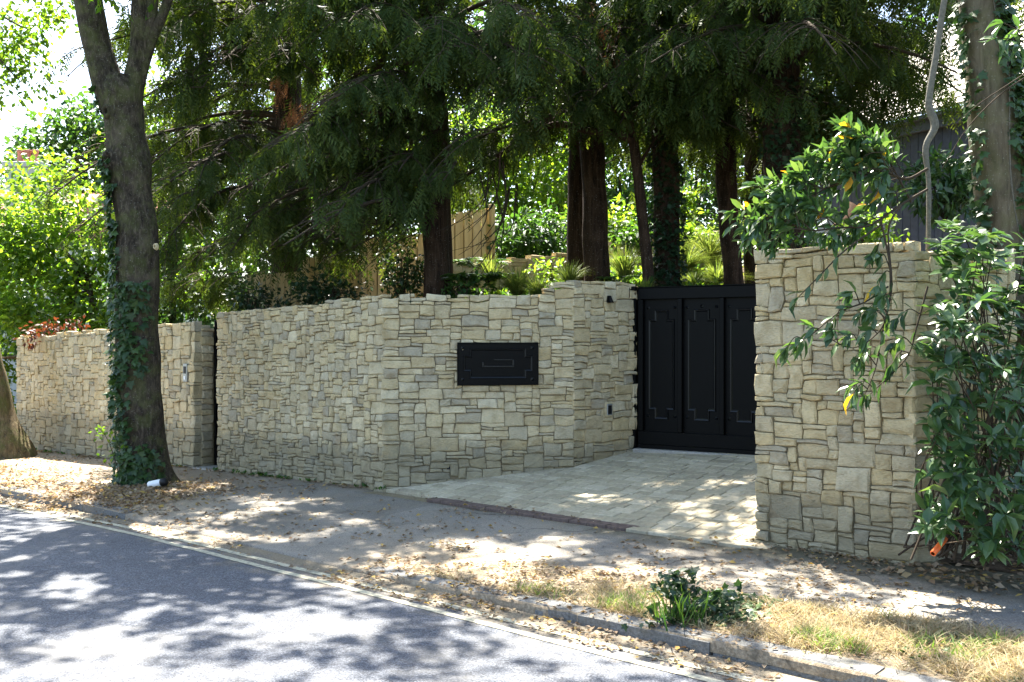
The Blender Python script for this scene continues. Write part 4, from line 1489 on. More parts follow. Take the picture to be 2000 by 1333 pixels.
# ------------------------------------------------------------------ right trunk with ivy, sapling stem
rt = thing('ivy_trunk_tree', P(1965, 560, 8.2), 'smooth grey-brown tree trunk with ivy at the right picture edge', 'tree')
rp = trunk_paths([(1985, 900, 60), (1978, 650, 54), (1968, 500, 50), (1957, 400, 49), (1946, 300, 47), (1935, 200, 45), (1925, 100, 42), (1915, 0, 40), (1900, -200, 36), (1880, -500, 26)], 8.2, 50)
tubes('trunk', [rp], M['bark_grey'], rt, 24, .08, 4.0)
q, d, s_ = ivy_on(rt, rp, 1500, lambda t: (-.75, .8, 1.0) if rng.random() < .75 else (-2.75, .45, .8), 0, (.05, .10), lift=.02)
ax2 = lambda p: norm(np.array([p[0] - np.interp(p[2], rp[0][:, 2], rp[0][:, 0]), p[1] - 8.2, .15]))
rl = roll_out(q, d, ax2) + rng.normal(size=len(q)) * .35
infr = (q[:, 2] > 1.9) & (q[:, 2] < 4.6)
oi = np.argsort(~infr * 10 + q[:, 1])
leaf_objects('ivy_leaf', q[oi[:240]], d[oi[:240]], s_[oi[:240]], T_IVY, [M['ivy']], rt, rl[oi[:240]])
cloud('ivy', q[oi[240:]], d[oi[240:]], s_[oi[240:]], T_IVY, M['ivy'], rt, rl[oi[240:]], kind='stuff')
vn = []
for (o_, ph) in ((-.05, 0), (.1, 1.5), (.02, 3)):
    zz = np.linspace(1.9, 4.8, 40)
    cx_ = np.interp(zz, rp[0][:, 2], rp[0][:, 0]); rr_ = np.interp(zz, rp[0][:, 2], rp[1])
    a = -PI / 2 + o_ + .5 * np.sin(zz * 1.7 + ph) + .5
    vn.append((np.stack([cx_ + np.cos(a) * rr_ * 1.03, 8.2 + np.sin(a) * rr_ * 1.03, zz], -1), np.full(40, .007)))
for v_ in vn: tubes('ivy_stem', [v_], M['twig_grey'], rt, 5)
blobs = []
for gx_ in np.arange(.8, 7.2, 1.5):
    for gy_ in np.arange(8.5, 14.0, 1.6):
        blobs.append((np.array([gx_ + rng.uniform(-.5, .5), gy_ + rng.uniform(-.5, .5), rng.uniform(6.6, 9.0)]), (1.2, 1.2, .6)))
leafy('crown', blobs, 12000, (.09, .15), T_LEAF, M['lime'], rt, .4, 8, .22, lambda p: (p[:, 2] > 5.6 + .36 * np.clip(p[:, 1] - 10, 0, 9)) & dapple_cull()(p))

# ------------------------------------------------------------------ viburnum: pale stem and arching leafy branches over the right wall
VD = 6.9
vb = thing('overhanging_shrub', P(1815, 690, 7.0), 'lanky shrub arching leafy branches with some yellow leaves over the right stone wall', 'shrub')
stem = trunk_paths([(1812, 760, 5), (1812, 620, 5), (1813, 480, 4.5), (1814, 360, 4.5), (1808, 290, 6), (1826, 246, 8), (1814, 200, 7), (1828, 110, 6), (1838, 40, 6), (1850, -40, 6), (1860, -200, 4)], 7.1, 60)
tubes('stem', [stem], M['twig_grey'], vb, 10, .15, 12)
twigs_, lp_, ld_, ls_, lroll = [], [], [], [], []
def branch(rows, d, r0, r1, n, ln=(.085, .145), start=.25, fan=1.0, hang=.26):
    s_ = spline(np.array([P(a, b, d + (rows[i][2] if len(rows[i]) > 2 else 0)) for i, (a, b, *_) in enumerate(rows)]), 24)
    twigs_.append((s_, np.linspace(r0, r1, 24)))
    for k in range(n):
        t = start + (1 - start) * (k + rng.random() * .6) / n
        kk = t * 23; i = min(int(kk), 22)
        q = s_[i] + (s_[i + 1] - s_[i]) * (kk - i)
        dv = norm(s_[i + 1] - s_[i])
        sd = norm(np.cross(dv, [0, 1, 0])) * (1 if k % 2 else -1)
        lp_.append(q); ld_.append(dv * .8 + sd * rng.uniform(.3, .9) * fan + rng.normal(size=3) * .30 + np.array([0, -.25, -hang]))
        ls_.append(rng.uniform(*ln))
    # end rosette
    for k in range(5):
        lp_.append(s_[-1]); ld_.append(norm(s_[-1] - s_[-2]) * .8 + rng.normal(size=3) * .45 + np.array([0, -.2, -hang])); ls_.append(rng.uniform(*ln))
def twiglets(rows, d, n, lng, nleaf, **kw):
    """short side shoots off a branch"""
    s_ = spline(np.array([P(a, b, d) for a, b in rows]), 24)
    for k in range(n):
        t = .2 + .8 * (k + rng.random()) / n
        i = min(int(t * 23), 22)
        q = s_[i]
        px = 1000 + q[0] / q[1] * F; py = 666.5 - (q[2] - CAM_Z) / q[1] * F
        a = rng.uniform(PI * .55, PI * 1.25)
        L_ = lng * rng.uniform(.6, 1.2)
        branch([(px, py), (px + math.cos(a) * L_ * .5, py - math.sin(a) * L_ * .5 - 6), (px + math.cos(a) * L_, py - math.sin(a) * L_ + 14)], q[1] - rng.uniform(-.12, .16), .0045, .002, nleaf, **kw)
b1 = [(1812, 330), (1770, 350), (1725, 335), (1680, 345), (1620, 365), (1560, 400), (1500, 430)]
b2 = [(1812, 370), (1760, 400), (1700, 440), (1640, 445), (1580, 450), (1530, 430)]
b3 = [(1780, 395), (1745, 330), (1720, 290), (1690, 290), (1640, 310)]
branch(b1, 6.9, .011, .004, 10); branch(b2, 6.8, .010, .004, 8); branch(b3, 6.9, .008, .003, 10)
twiglets(b1, 6.9, 40, 78, 10); twiglets(b2, 6.8, 18, 62, 9); twiglets(b3, 6.9, 22, 62, 9); twiglets([(1640, 365), (1580, 390), (1520, 420), (1485, 440)], 6.85, 14, 50, 8)
b4 = [(1760, 400), (1735, 450), (1742, 560), (1725, 640), (1710, 720), (1690, 770)]
b5 = [(1720, 430), (1738, 520), (1735, 600), (1715, 650), (1660, 680), (1590, 640)]
b6 = [(1735, 560), (1690, 590), (1640, 610), (1590, 650), (1560, 670)]
b7 = [(1720, 440), (1650, 490), (1600, 540), (1560, 580)]
b8 = [(1812, 560), (1790, 640), (1770, 700), (1700, 770)]
for b, n in ((b4, 9), (b5, 9), (b6, 8), (b7, 5), (b8, 6)): branch(b, 6.6, .007, .003, n, start=.35, hang=.6)
twiglets(b4, 6.55, 7, 45, 4, hang=.6); twiglets(b5, 6.55, 6, 45, 4, hang=.6); twiglets(b6, 6.55, 4, 40, 4, hang=.6); twiglets(b8, 6.5, 4, 45, 4, hang=.6)
tubes('twig', twigs_, M['twig'], vb, 5)
lp_, ld_, ls_ = np.array(lp_), np.array(ld_), np.array(ls_)
idx = (rng.random(len(lp_)) < .014).astype(int)
order = np.argsort(-ls_ / lp_[:, 1] - idx * .1)
rl = rng.normal(size=len(lp_)) * .6
k = 298
leaf_objects('leaf', lp_[order[:k]], ld_[order[:k]], ls_[order[:k]], T_LANCE, [M['laurel'], M['yellow_leaf']], vb, rl[order[:k]], idx[order[:k]])
cloud('small_leaves', lp_[order[k:]], ld_[order[k:]], ls_[order[k:]], T_LANCE, M['laurel'], vb, rl[order[k:]], kind='stuff')
print('viburnum leaves', len(lp_))

# ------------------------------------------------------------------ glossy bush at the right edge
bu = thing('glossy_bush', P(1930, 1110, 6.3), 'big glossy evergreen bush with whorled spotted leaves against the right stone wall end', 'shrub')
wh = []
def whorls(n, fn):
    for _ in range(n): wh.append(fn())
def rnd_in(x0, x1, y0, y1, d0, d1):
    return lambda: P(rng.uniform(x0, x1), rng.uniform(y0, y1), rng.uniform(d0, d1))
whorls(40, rnd_in(1835, 2010, 425, 600, 6.3, 6.9)); whorls(44, rnd_in(1850, 2030, 580, 800, 5.9, 6.9)); whorls(30, rnd_in(1870, 2030, 770, 1010, 5.8, 6.6))
whorls(20, rnd_in(1805, 1900, 780, 1010, 5.9, 6.2)); whorls(10, rnd_in(1820, 1900, 620, 800, 5.9, 6.2)); whorls(12, rnd_in(1900, 2020, 980, 1090, 5.7, 6.1)); whorls(14, rnd_in(1790, 1880, 600, 760, 6.2, 6.7)); whorls(5, rnd_in(1800, 1870, 960, 1040, 5.8, 6.0))
whorls(34, rnd_in(1890, 2100, 480, 950, 6.6, 7.4))
root = P(1925, 1090, 6.4)
tw, lp_, ld_, ls_ = [], [], [], []
for w in wh:
    b0 = root + rng.normal(size=3) * np.array([.22, .15, 0]) + np.array([0, 0, .02])
    m = b0 * .45 + w * .55 + np.array([rng.normal() * .1 + .10, .15, -.04])
    if rng.random() < .4: tw.append((spline(np.array([b0, m, w]), 12), np.linspace(.0075, .003, 12)))
    ax = norm((w - m) * .6 + np.array([rng.normal() * .3, -.50, .55]))
    n = rng.integers(7, 11)
    R = frames(ax[None], np.zeros(1))[0]
    for k in range(n):
        a = 2 * PI * k / n + rng.normal() * .25
        o_ = R[0] * math.cos(a) + R[2] * math.sin(a)
        el = rng.uniform(.05, .6)
        lp_.append(w - ax * rng.uniform(0, .05)); ld_.append(o_ * 1.0 + ax * el + np.array([0, 0, -.10])); ls_.append(rng.uniform(.075, .16))
tubes('stems', tw, M['twig'], bu, 5)['kind'] = 'stuff'
lp_, ld_, ls_ = np.array(lp_), np.array(ld_), np.array(ls_)
px = 1000 + lp_[:, 0] / lp_[:, 1] * F
order = np.argsort(-(ls_ / lp_[:, 1] - .02 * (px > 1995)) + (lp_[:, 1] > 6.5) * .01)
rl = rng.normal(size=len(lp_)) * .3
leaf_objects('leaf', lp_[order[:298]], ld_[order[:298]], ls_[order[:298]], T_BUSH, [M['laurel']], bu, rl[order[:298]])
cloud('inner_leaves', lp_[order[298:]], ld_[order[298:]], ls_[order[298:]], T_BUSH, M['laurel'], bu, rl[order[298:]], kind='stuff')
print('bush leaves', len(lp_))
# darker growth behind the bush
bk = thing('dark_hedge', P(1960, 900, 7.6), 'dense dark evergreen growth behind the glossy bush at the right edge', 'hedge')
leafy('foliage', [(P(1960, 700, 7.9), (.55, .4, .8)), (P(2040, 850, 7.5), (.5, .5, .8)), (P(2050, 480, 8.6), (.6, .5, .8)), (P(2060, 250, 9.0), (.6, .5, .7))], 2600, (.08, .14), T_LEAF, M['dark'], bk, .4, 6, .1)
# upper right twig with leaves and wires
ur = thing('leafy_twig', P(2005, 110, 5.6), 'bright leafy twig reaching in at the top right corner', 'twig')
tubes('twig', [(spline(np.array([P(2040, 110, 5.6), P(1990, 80, 5.6), P(1945, 75, 5.6)]), 10), np.linspace(.006, .002, 10)), (spline(np.array([P(2040, 30, 5.6), P(2000, 60, 5.6), P(1960, 45, 5.6)]), 10), np.linspace(.006, .002, 10))], M['twig'], ur, 5)
lq = np.array([P(1945, 75, 5.6)] * 5 + [P(1975, 80, 5.6)] * 3 + [P(1960, 45, 5.6)] * 4 + [P(1990, 55, 5.6)] * 4 + [P(1990, 90, 5.6)] * 3)
leaf_objects('leaf', lq, rng.normal(size=lq.shape) * .6 + np.array([-.6, -.2, -.15]), rng.uniform(.09, .15, len(lq)), T_LANCE, [M['laurel']], ur, rng.normal(size=len(lq)) * .4)
wr = thing('bare_shoot', P(2010, 130, 6.4), 'thin bare shoot crossing the ivy trunk at upper right', 'twig')
tubes('shoot', [(spline(np.array([P(2040, 130, 6.4), P(1960, 180, 6.5), P(1890, 250, 6.6), P(1840, 330, 6.8)]), 20), np.linspace(.006, .002, 20))], M['twig'], wr, 5)
wr2 = thing('bare_shoot', P(2010, 150, 6.3), 'second thin bare shoot just below the first at upper right', 'twig')
tubes('shoot', [(spline(np.array([P(2040, 120, 6.3), P(1970, 165, 6.4), P(1910, 205, 6.5), P(1870, 240, 6.6)]), 20), np.linspace(.005, .002, 20))], M['twig'], wr2, 5)

# ------------------------------------------------------------------ small plants on the garden bank
def ground_at(x, y):
    u, v = uvof(x, y)
    return float(terrain_z(np.array(u), np.array(v)))


def grass_tuft(px, py, d, n, h, spread, label, mat='ogress', group='ornamental grasses on the garden bank'):
    n = int(n * 1.8); spread *= 1.3
    c = P(px, py, d)
    t_ = thing('ornamental_grass', c, label, 'grass', group)
    a = rng.uniform(0, 2 * PI, n)
    out = np.stack([np.cos(a), np.sin(a), np.zeros(n)], -1)
    paths = []
    V, T, rn = [], [], []
    for i in range(n):
        L_ = h * rng.uniform(.6, 1.1); lean = spread * rng.uniform(.2, 1.0)
        w = .006 * rng.uniform(.7, 1.3)
        b = c + out[i] * rng.random() * .06 - np.array([0, 0, .12])
        sd = np.array([-out[i][1], out[i][0], 0]) * w
        k = len(V)
        for t, ww in ((0, 1), (.35, .95), (.7, .7), (1, .15)):
            q = b + out[i] * lean * t ** 1.6 + np.array([0, 0, L_ * (t - .45 * t * t * (lean / max(h, .01)) * 1.2)])
            V += [q - sd * ww, q + sd * ww]
        for s_ in range(3): T.append([k + 2 * s_, k + 2 * s_ + 1, k + 2 * s_ + 3, k + 2 * s_ + 2]); rn.append(0)
        r_ = rng.random(); rn[-3:] = [r_] * 3
    fast_mesh('blades', V, T, M[mat], t_, np.array(rn))
    return t_


def small_shrub(name, px, py, d, radii, n, size, mat, label, cat='shrub', group=None, tmpl=T_LEAF, droop=.2, cl=6):
    c = P(px, py, d)
    t_ = thing(name, c - np.array([0, 0, radii[2]]), label, cat, group)
    stems = [(spline(np.array([c - np.array([0, 0, radii[2] * 1.1]), c + (rng.normal(size=3) * .25) * np.asarray(radii), c + norm(rng.normal(size=3)) * np.asarray(radii) * .8]), 6), np.linspace(.012, .004, 6)) for _ in range(9)]
    tubes('stems', stems, M['twig'], t_, 4)['kind'] = 'stuff'
    bl = [(c + rng.normal(size=3) * np.asarray(radii) * .35, np.asarray(radii) * rng.uniform(.5, .8)) for _ in range(5)] + [(c, np.asarray(radii) * .85)]
    leafy('foliage', bl, n, size, tmpl, M[mat], t_, droop, cl, min(radii) * .22)
    return t_


for (px, py, d, n, h, sp, lab) in (
        (1010, 560, 13.6, 260, .50, .50, 'sunlit fountain grass spilling over the stone wall top above the black panel'),
        (1050, 565, 13.2, 180, .38, .42, 'low pale grass clump just left of the step in the stone wall top'),
        (1112, 545, 14.0, 150, .45, .30, 'yellowish grass clump at the foot of the two straight trunks'),
        (960, 545, 14.2, 90, .55, .28, 'thin upright grass between the ferns above the black panel'),
        (1220, 540, 15.0, 160, .70, .34, 'feathery grass between the straight trunks and the leaning trunk'),
        (1262, 560, 13.4, 80, .30, .22, 'short grass behind the left end of the gate'),
        (1340, 520, 16.0, 320, .60, .60, 'broad pale grass mound behind the gate beside the shaggy trunk'),
        (1385, 505, 16.6, 360, .75, .70, 'largest pale grass mound on the bank behind the gate'),
        (1400, 545, 15.4, 260, .50, .60, 'low grass mound just above the gate top rail'),
        (1355, 550, 15.0, 220, .40, .50, 'small grass mound above the gate between two dark trunks'),
        (1180, 560, 14.0, 60, .28, .25, 'small grass sprig right of the straight trunks on the wall top')):
    grass_tuft(px, py, d, n, h, sp, lab)


def fern(px, py, d, n, L_, label, mat='midgreen'):
    c = P(px, py, d)
    t_ = thing('fern', c, label, 'fern', 'ferns on the garden bank')
    q, dd_, s_ = [], [], []
    ribs = []
    for i in range(n):
        a = 2 * PI * i / n + rng.normal() * .3
        o_ = np.array([math.cos(a), math.sin(a), 0])
        w = np.linspace(0, 1, 12)
        l_ = L_ * rng.uniform(.7, 1.1)
        pts = c + o_ * (l_ * w)[:, None] + np.array([0, 0, 1]) * (l_ * (1.0 * w - .75 * w * w))[:, None]
        ribs.append((pts, np.linspace(.004, .001, 12)))
        sd = np.array([-o_[1], o_[0], 0])
        for k in range(2, 12):
            for s in (-1, 1):
                q.append(pts[k]); dd_.append(sd * s + o_ * .35 + np.array([0, 0, -.1])); s_.append(.30 * L_ * math.sin(PI * min(.95, k / 12)) + .02)
    tubes('fronds', ribs, M['twig'], t_, 3)['kind'] = 'stuff'
    cloud('leaflets', np.array(q), np.array(dd_), np.array(s_), T_LEAF, M[mat], t_, roll=rng.normal(size=len(q)) * .2, width=np.full(len(q), .6), kind='stuff')


fern(915, 560, 13.4, 15, .50, 'green fern behind the wall top right of the brown yew trunk')
fern(952, 555, 13.5, 13, .42, 'small fern left of the fountain grass on the wall top')
fern(932, 530, 14.6, 14, .5, 'taller fern near the end of the timber fence', 'midgreen')
fern(1205, 555, 14.2, 11, .34, 'fern right of the two straight trunks')
fern(1235, 520, 15.2, 11, .36, 'fern behind the slender leaning trunk', 'bright')
small_shrub('round_shrub', 1030, 462, 19, (1.0, .8, .52), 2600, (.12, .20), 'midgreen', 'rounded long-leaved dark shrub beside the timber fence end', tmpl=T_LANCE, droop=.5)
small_shrub('lime_shrub', 1128, 432, 20, (.35, .4, .30), 420, (.10, .16), 'bright', 'bright lime-leaved plant left of the straight trunks near the round shrub')
small_shrub('lime_shrub', 1205, 440, 18, (.40, .4, .34), 520, (.09, .15), 'bright', 'bright yellow-green plant right of the straight trunks')
small_shrub('lime_shrub', 1245, 470, 17, (.35, .4, .30), 420, (.09, .15), 'midgreen', 'green leafy plant behind the slender leaning trunk')
small_shrub('lime_shrub', 1335, 400, 19, (.28, .3, .50), 420, (.09, .15), 'bright', 'bright upright leaves beside the shaggy ivy trunk')
small_shrub('bank_shrub', 1345, 470, 18, (.4, .4, .3), 450, (.10, .18), 'bright', 'leafy plant on the bank right of the shaggy trunk')
small_shrub('bank_shrub', 1395, 490, 17.6, (.7, .5, .35), 900, (.06, .10), 'ogress', 'pale fine-leaved plant mound on the bank behind the gate')
small_shrub('bank_shrub', 905, 560, 13.2, (.25, .2, .16), 260, (.06, .10), 'midgreen', 'low leafy plant by the brown yew trunk on the wall top')
small_shrub('bank_shrub', 1075, 530, 15.5, (.30, .3, .16), 300, (.06, .10), 'bright', 'low bright plant in front of the low garden wall')
small_shrub('dark_shrub', 645, 575, 13.8, (.50, .4, .26), 1100, (.06, .10), 'dark', 'low dark purple-green bush behind the roadside wall in front of the fence')
small_shrub('dark_shrub', 782, 535, 14.0, (.30, .3, .42), 1000, (.06, .10), 'ivy', 'upright ivy-like bush left of the brown yew trunk')
small_shrub('dark_shrub', 490, 590, 14.2, (.35, .3, .22), 600, (.06, .10), 'dark', 'small dark bush behind the wall near the narrow door')
small_shrub('wall_top_plant', 1690, 455, 8.2, (.30, .2, .12), 420, (.04, .08), 'bright', 'sunlit weeds along the top of the right stone wall')
small_shrub('wall_top_plant', 1560, 475, 8.6, (.20, .2, .10), 220, (.04, .08), 'midgreen', 'green weeds at the left part of the right wall top')
small_shrub('rhododendron', 1845, 368, 11, (.42, .4, .32), 1100, (.10, .15), 'laurel', 'mid-green leafy shrub in front of the grey house cladding', tmpl=T_LANCE)

# ground cover on the bank between the bigger plants
gc_, gd_ = [], []
for (xa, xb, ya, yb, n) in ((882, 1125, 525, 582, 3600), (1185, 1275, 500, 570, 1500), (1325, 1415, 490, 565, 1500)):
    m = 0
    while m < n:
        d = rng.uniform(12.9, 19.5); px_ = rng.uniform(xa, xb)
        x_ = (px_ - 1000) / F * d
        zg = ground_at(x_, d)
        py_ = 666.5 - (zg - CAM_Z) / d * F
        m += .12
        if ya - 25 < py_ < yb + 30 and mnoise.noise(Vector((x_ * 1.6, d * 1.6, 4))) > -.22:
            m += 1
            k_ = mnoise.noise(Vector((x_ * 2.3, d * 2.3, 8)))
            gc_.append((x_, d, zg + rng.random() * (.10 + .25 * max(0, k_)))); gd_.append(rng.normal(size=3) * .6 + np.array([0, -.2, .5]))
gc_ = np.array(gc_); gd_ = np.array(gd_)
for q_i, (mt_, lab) in enumerate((('bright', 'sunlit fresh green ground cover between the grasses on the garden bank'), ('midgreen', 'darker green ground cover leaves between plants on the garden bank'))):
    sel = np.arange(len(gc_)) % 2 == q_i
    tag(cloud('ground_cover', gc_[sel], gd_[sel], rng.uniform(.05, .12, sel.sum()), T_LEAF, M[mt_]), lab, 'ground cover', kind='stuff')

# ------------------------------------------------------------------ low garden wall, timber fence
lw = thing('low_garden_wall', P(1010, 545, 16.2), 'low weathered stone retaining wall in the garden below the rounded shrub', 'wall')
keep = []
a_, b_ = P(885, 540, 15.6), P(1120, 540, 17.6)
o_ = outward(a_[:2], b_[:2])
stone_wall(lw, a_[:2], b_[:2], lambda s: 2.45, lambda s: 2.78 + .13 * s, o_, 71, keep=keep, cx=.09, cz=.075, wr=(2, 3, 3, 4), hr=(1, 2, 2))
emit_stones(lw, keep)
lw2 = thing('low_garden_wall', P(1360, 450, 21), 'short pale stone wall high on the bank behind the gate', 'wall')
keep = []
a_, b_ = P(1180, 470, 21), P(1420, 470, 20.5)
stone_wall(lw2, a_[:2], b_[:2], lambda s: 3.3, lambda s: 3.75 + .06 * s, outward(a_[:2], b_[:2]), 73, keep=keep, cx=.11, cz=.09, wr=(2, 3, 4), hr=(1, 2, 2))
emit_stones(lw2, keep)

fence = thing('timber_fence', P(900, 540, 17), 'new pale timber fence of vertical boards stepping down behind the yews', 'fence')
# stepped panels: (px left, depth, px right, depth, top py at right, top at left)
FP = [(955, 18.2, 832, 17.2, 4.02, 3.72), (832, 17.2, 705, 16.4, 3.45, 3.28), (705, 16.4, 590, 15.8, 3.02, 2.92), (590, 15.8, 480, 15.3, 2.70, 2.60)]
for (xa, da, xb, db, zr, zl) in FP:
    A_, B_ = P(xa, 500, da), P(xb, 500, db)
    L_ = float(np.linalg.norm((B_ - A_)[:2])); e_ = np.array([*norm((B_ - A_)[:2]), 0]); n_ = np.array([-e_[1], e_[0], 0])
    if n_[1] > 0: n_ = -n_
    nb = int(L_ / .098)
    for k in range(nb):
        s_ = k * L_ / nb
        zt__ = zr + (zl - zr) * s_ / L_ + rng.uniform(-.006, .006)
        y_ = .018 if k % 2 else .0
        add_box('board', np.array([A_[0], A_[1], 0]), e_, n_, gz, (s_ + .006, y_, 1.6), (s_ + L_ / nb - .006, y_ + .02, zt__), M['timber'], fence)
    add_box('fence_post', np.array([A_[0], A_[1], 0]), e_, n_, gz, (-.05, .042, 1.5), (.05, .12, zr + .07), M['timber'], fence, .005)
    add_box('rail', np.array([A_[0], A_[1], 0]), e_, n_, gz, (.05, -.06, zl - .35), (L_ - .05, -.005, zl - .27), M['timber'], fence)
    add_box('backing', np.array([A_[0], A_[1], 0]), e_, n_, gz, (.0, -.012, 1.5), (L_, -.004, min(zr, zl) - .02), M['mortar'], fence)

# ------------------------------------------------------------------ house with grey cladding at right
hs = thing('clad_house', P(1800, 420, 17), 'house with grey-blue board cladding and sunlit tiled roof behind the right trees', 'house')
HA = P(1600, 420, 18.5); HB = P(1960, 420, 15.2)
he = np.array([*norm((HB - HA)[:2]), 0]); hn = np.array([he[1], -he[0], 0])
HL = float(np.linalg.norm((HB - HA)[:2])) + 3
H0 = np.array([HA[0], HA[1], 0])
EAVE = 5.25
wl = add_box('house_wall', H0, he, hn, gz, (0, -5, 1.2), (HL, -.03, EAVE), M['cladding'], hs)
nb = int(HL / .155)
for k in range(nb):
    s_ = k * HL / nb
    add_box('cladding_board', H0, he, hn, gz, (s_ + .006, -.028, 1.3), (s_ + HL / nb - .006, .0 + .006 * (k % 2), EAVE - .2), M['cladding'], hs)
add_box('fascia', H0, he, hn, gz, (-.1, .0, EAVE - .195), (HL, .10, EAVE + .06), M['cladding_trim'], hs, .005)
add_box('gutter', H0, he, hn, gz, (-.1, .102, EAVE - .03), (HL, .20, EAVE + .05), M['cladding_trim'], hs, .02)
rows_ = 16
for k in range(rows_):
    y0_, z0_ = .22 - k * .21, EAVE + .07 + k * .155
    o = add_box('tile_course', H0, he, hn, gz, (-.2, y0_ - .30, 0), (HL, y0_, .05), M['rooftile'], hs)
    bm = bmesh.new(); bm.from_mesh(o.data)
    for v_ in bm.verts:
        # slope each course with the roof
        wy = float(np.dot(np.array(v_.co[:3]), hn))
        v_.co.z += -wy * .62
    bm.to_mesh(o.data); bm.free()
    o.location.z += z0_ + .08
# pale wall coping and terracotta pipe seen above the right wall
cp = thing('pale_slab_stack', P(1690, 430, 9.5), 'sunlit pale slab lying above the right stone wall behind the leaves', 'slab')
S0 = P(1650, 440, 9.6)
add_box('slab', S0, np.array([.97, .25, 0]), np.array([-.25, .97, 0]), gz, (0, 0, -.35), (.55, .5, .10), M['concrete'], cp, .015)
tpipe = thing('terracotta_pipe', P(1640, 450, 9.3), 'short terracotta pipe leaning beside the pale slab above the right wall', 'pipe')
tubes('pipe', [(spline(np.array([P(1625, 460, 9.2), P(1661, 404, 9.3)]), 6), np.full(6, .045))], M['terracotta'], tpipe, 16)
tubes('pipe_end', [(np.array([P(1661, 404, 9.3), P(1664, 399, 9.3)]), np.array([.05, .05]))], M['terracotta'], tpipe, 16)

# ------------------------------------------------------------------ far houses on the left
fh = thing('far_house', P(30, 470, 46), 'distant pale house with a chimney of red pots above the sunlit shrubs', 'house')
c = P(42, 400, 46)
add_box('house_wall', np.array([c[0] - 5.5, 46, 0]), (1, 0, 0), (0, 1, 0), gz, (0, 0, -1.5), (7.2, 8, 6.6), M['render'], fh)
V = [np.array([c[0] - 6, 45.6, 6.5]), np.array([c[0] + 2.0, 45.6, 6.5]), np.array([c[0] + 2.0, 54.4, 6.5]), np.array([c[0] - 6, 54.4, 6.5]), np.array([c[0] - 6, 50, 9.0]), np.array([c[0] + 2.0, 50, 9.0])]
rf = mesh_obj('roof', V, [(0, 1, 5, 4), (2, 3, 4, 5), (0, 4, 3), (1, 2, 5), (0, 3, 2, 1)], M['redtile'], fh); fix_normals(rf)
ck = P(40, 310, 45)
stk = add_box('chimney', np.array([ck[0], 45.2, 0]), (1, 0, 0), (0, 1, 0), gz, (-.75, 0, 5.5), (.75, 1.0, ck[2] - .35), M['render'], fh, .02)
add_box('chimney_cap', np.array([ck[0], 45.2, 0]), (1, 0, 0), (0, 1, 0), gz, (-.9, -.12, ck[2] - .348), (.9, 1.12, ck[2] - .1), M['render'], fh, .03)
for k, dx in enumerate((-.48, 0.0, .48)):
    q = np.array([ck[0] + dx * .7, 45.7, 0])
    zz = ck[2] - .1
    pr = [(0, .15), (.08, .17), (.1, .14), (.5, .13), (.52, .165), (.60, .165), (.62, .12)]
    tubes('chimney_pot', [(np.array([q + np.array([0, 0, zz + a]) for a, _ in pr]), np.array([b for _, b in pr]))], M['pot'], fh, 14)
for (wx, wz) in ((1.2, 4.0), (3.6, 4.0), (5.6, 4.0)):
    w_ = add_box('window', np.array([c[0] - 5.5 + wx, 45.97, 0]), (1, 0, 0), (0, 1, 0), gz, (0, 0, wz), (1.0, .06, wz + 1.5), M['glass'], fh)
    add_box('window_frame', np.array([c[0] - 5.5 + wx, 45.94, 0]), (1, 0, 0), (0, 1, 0), gz, (.47, 0, wz), (.53, .04, wz + 1.5), M['white'], w_)
fh2 = thing('far_house', P(215, 430, 60), 'distant red roofed house just left of the street tree trunk', 'house')
c = P(215, 372, 60)
add_box('house_wall', np.array([c[0] - 4, 60, 0]), (1, 0, 0), (0, 1, 0), gz, (0, 0, -1.5), (8, 7, c[2] - 1.5), M['render'], fh2)
V = [np.array([c[0] - 4.3, 59.6, c[2] - 1.6]), np.array([c[0] + 4.3, 59.6, c[2] - 1.6]), np.array([c[0] + 4.3, 67.4, c[2] - 1.6]), np.array([c[0] - 4.3, 67.4, c[2] - 1.6]), np.array([c[0] - 4.3, 63.5, c[2] + .5]), np.array([c[0] + 4.3, 63.5, c[2] + .5])]
rf = mesh_obj('roof', V, [(0, 1, 5, 4), (2, 3, 4, 5), (0, 4, 3), (1, 2, 5), (0, 3, 2, 1)], M['redtile'], fh2); fix_normals(rf)

# ------------------------------------------------------------------ background trees
def bg_tree(name, px, py_base, d, blobs, n, size, mat, label, trunk_r=.15, group='background trees', droop=.3, tmpl=T_LEAF, cat='tree', lean=0.0):
    b = P(px, py_base, d)
    b[2] = min(b[2], 2.0)
    t_ = thing(name, b, label, cat, group)
    cc = [P(x, y, d + dz) for (x, y, dz, *_r) in blobs]
    topc = cc[0]
    mid = (b + topc) / 2 + np.array([lean, 0, 0])
    tubes('trunk', [(spline(np.array([b - np.array([0, 0, 1.0]), mid, topc]), 14), np.linspace(trunk_r, trunk_r * .35, 14))], M['bark'], t_, 10, .1, 5)
    lb = []
    for c_ in cc[1:]:
        lb.append((spline(np.array([mid + (topc - mid) * rng.uniform(-.3, .6), (mid + c_) / 2 + np.array([0, 0, -.1]), c_]), 10), np.linspace(trunk_r * .35, trunk_r * .08, 10)))
    for q in lb: tubes('limb', [q], M['bark'], t_, 6)
    leafy('crown', [(c_, (bl[3], bl[4], bl[5])) for c_, bl in zip(cc, blobs)], n, size, tmpl, M[mat], t_, droop, 6, np.mean([bl[5] for bl in blobs]) * .3,
          (lambda p: openness(on_sunpath(p)) < .72) if name == 'sunlit_tree' else None)  # crown carved open so sun reaches the pavement
    return t_


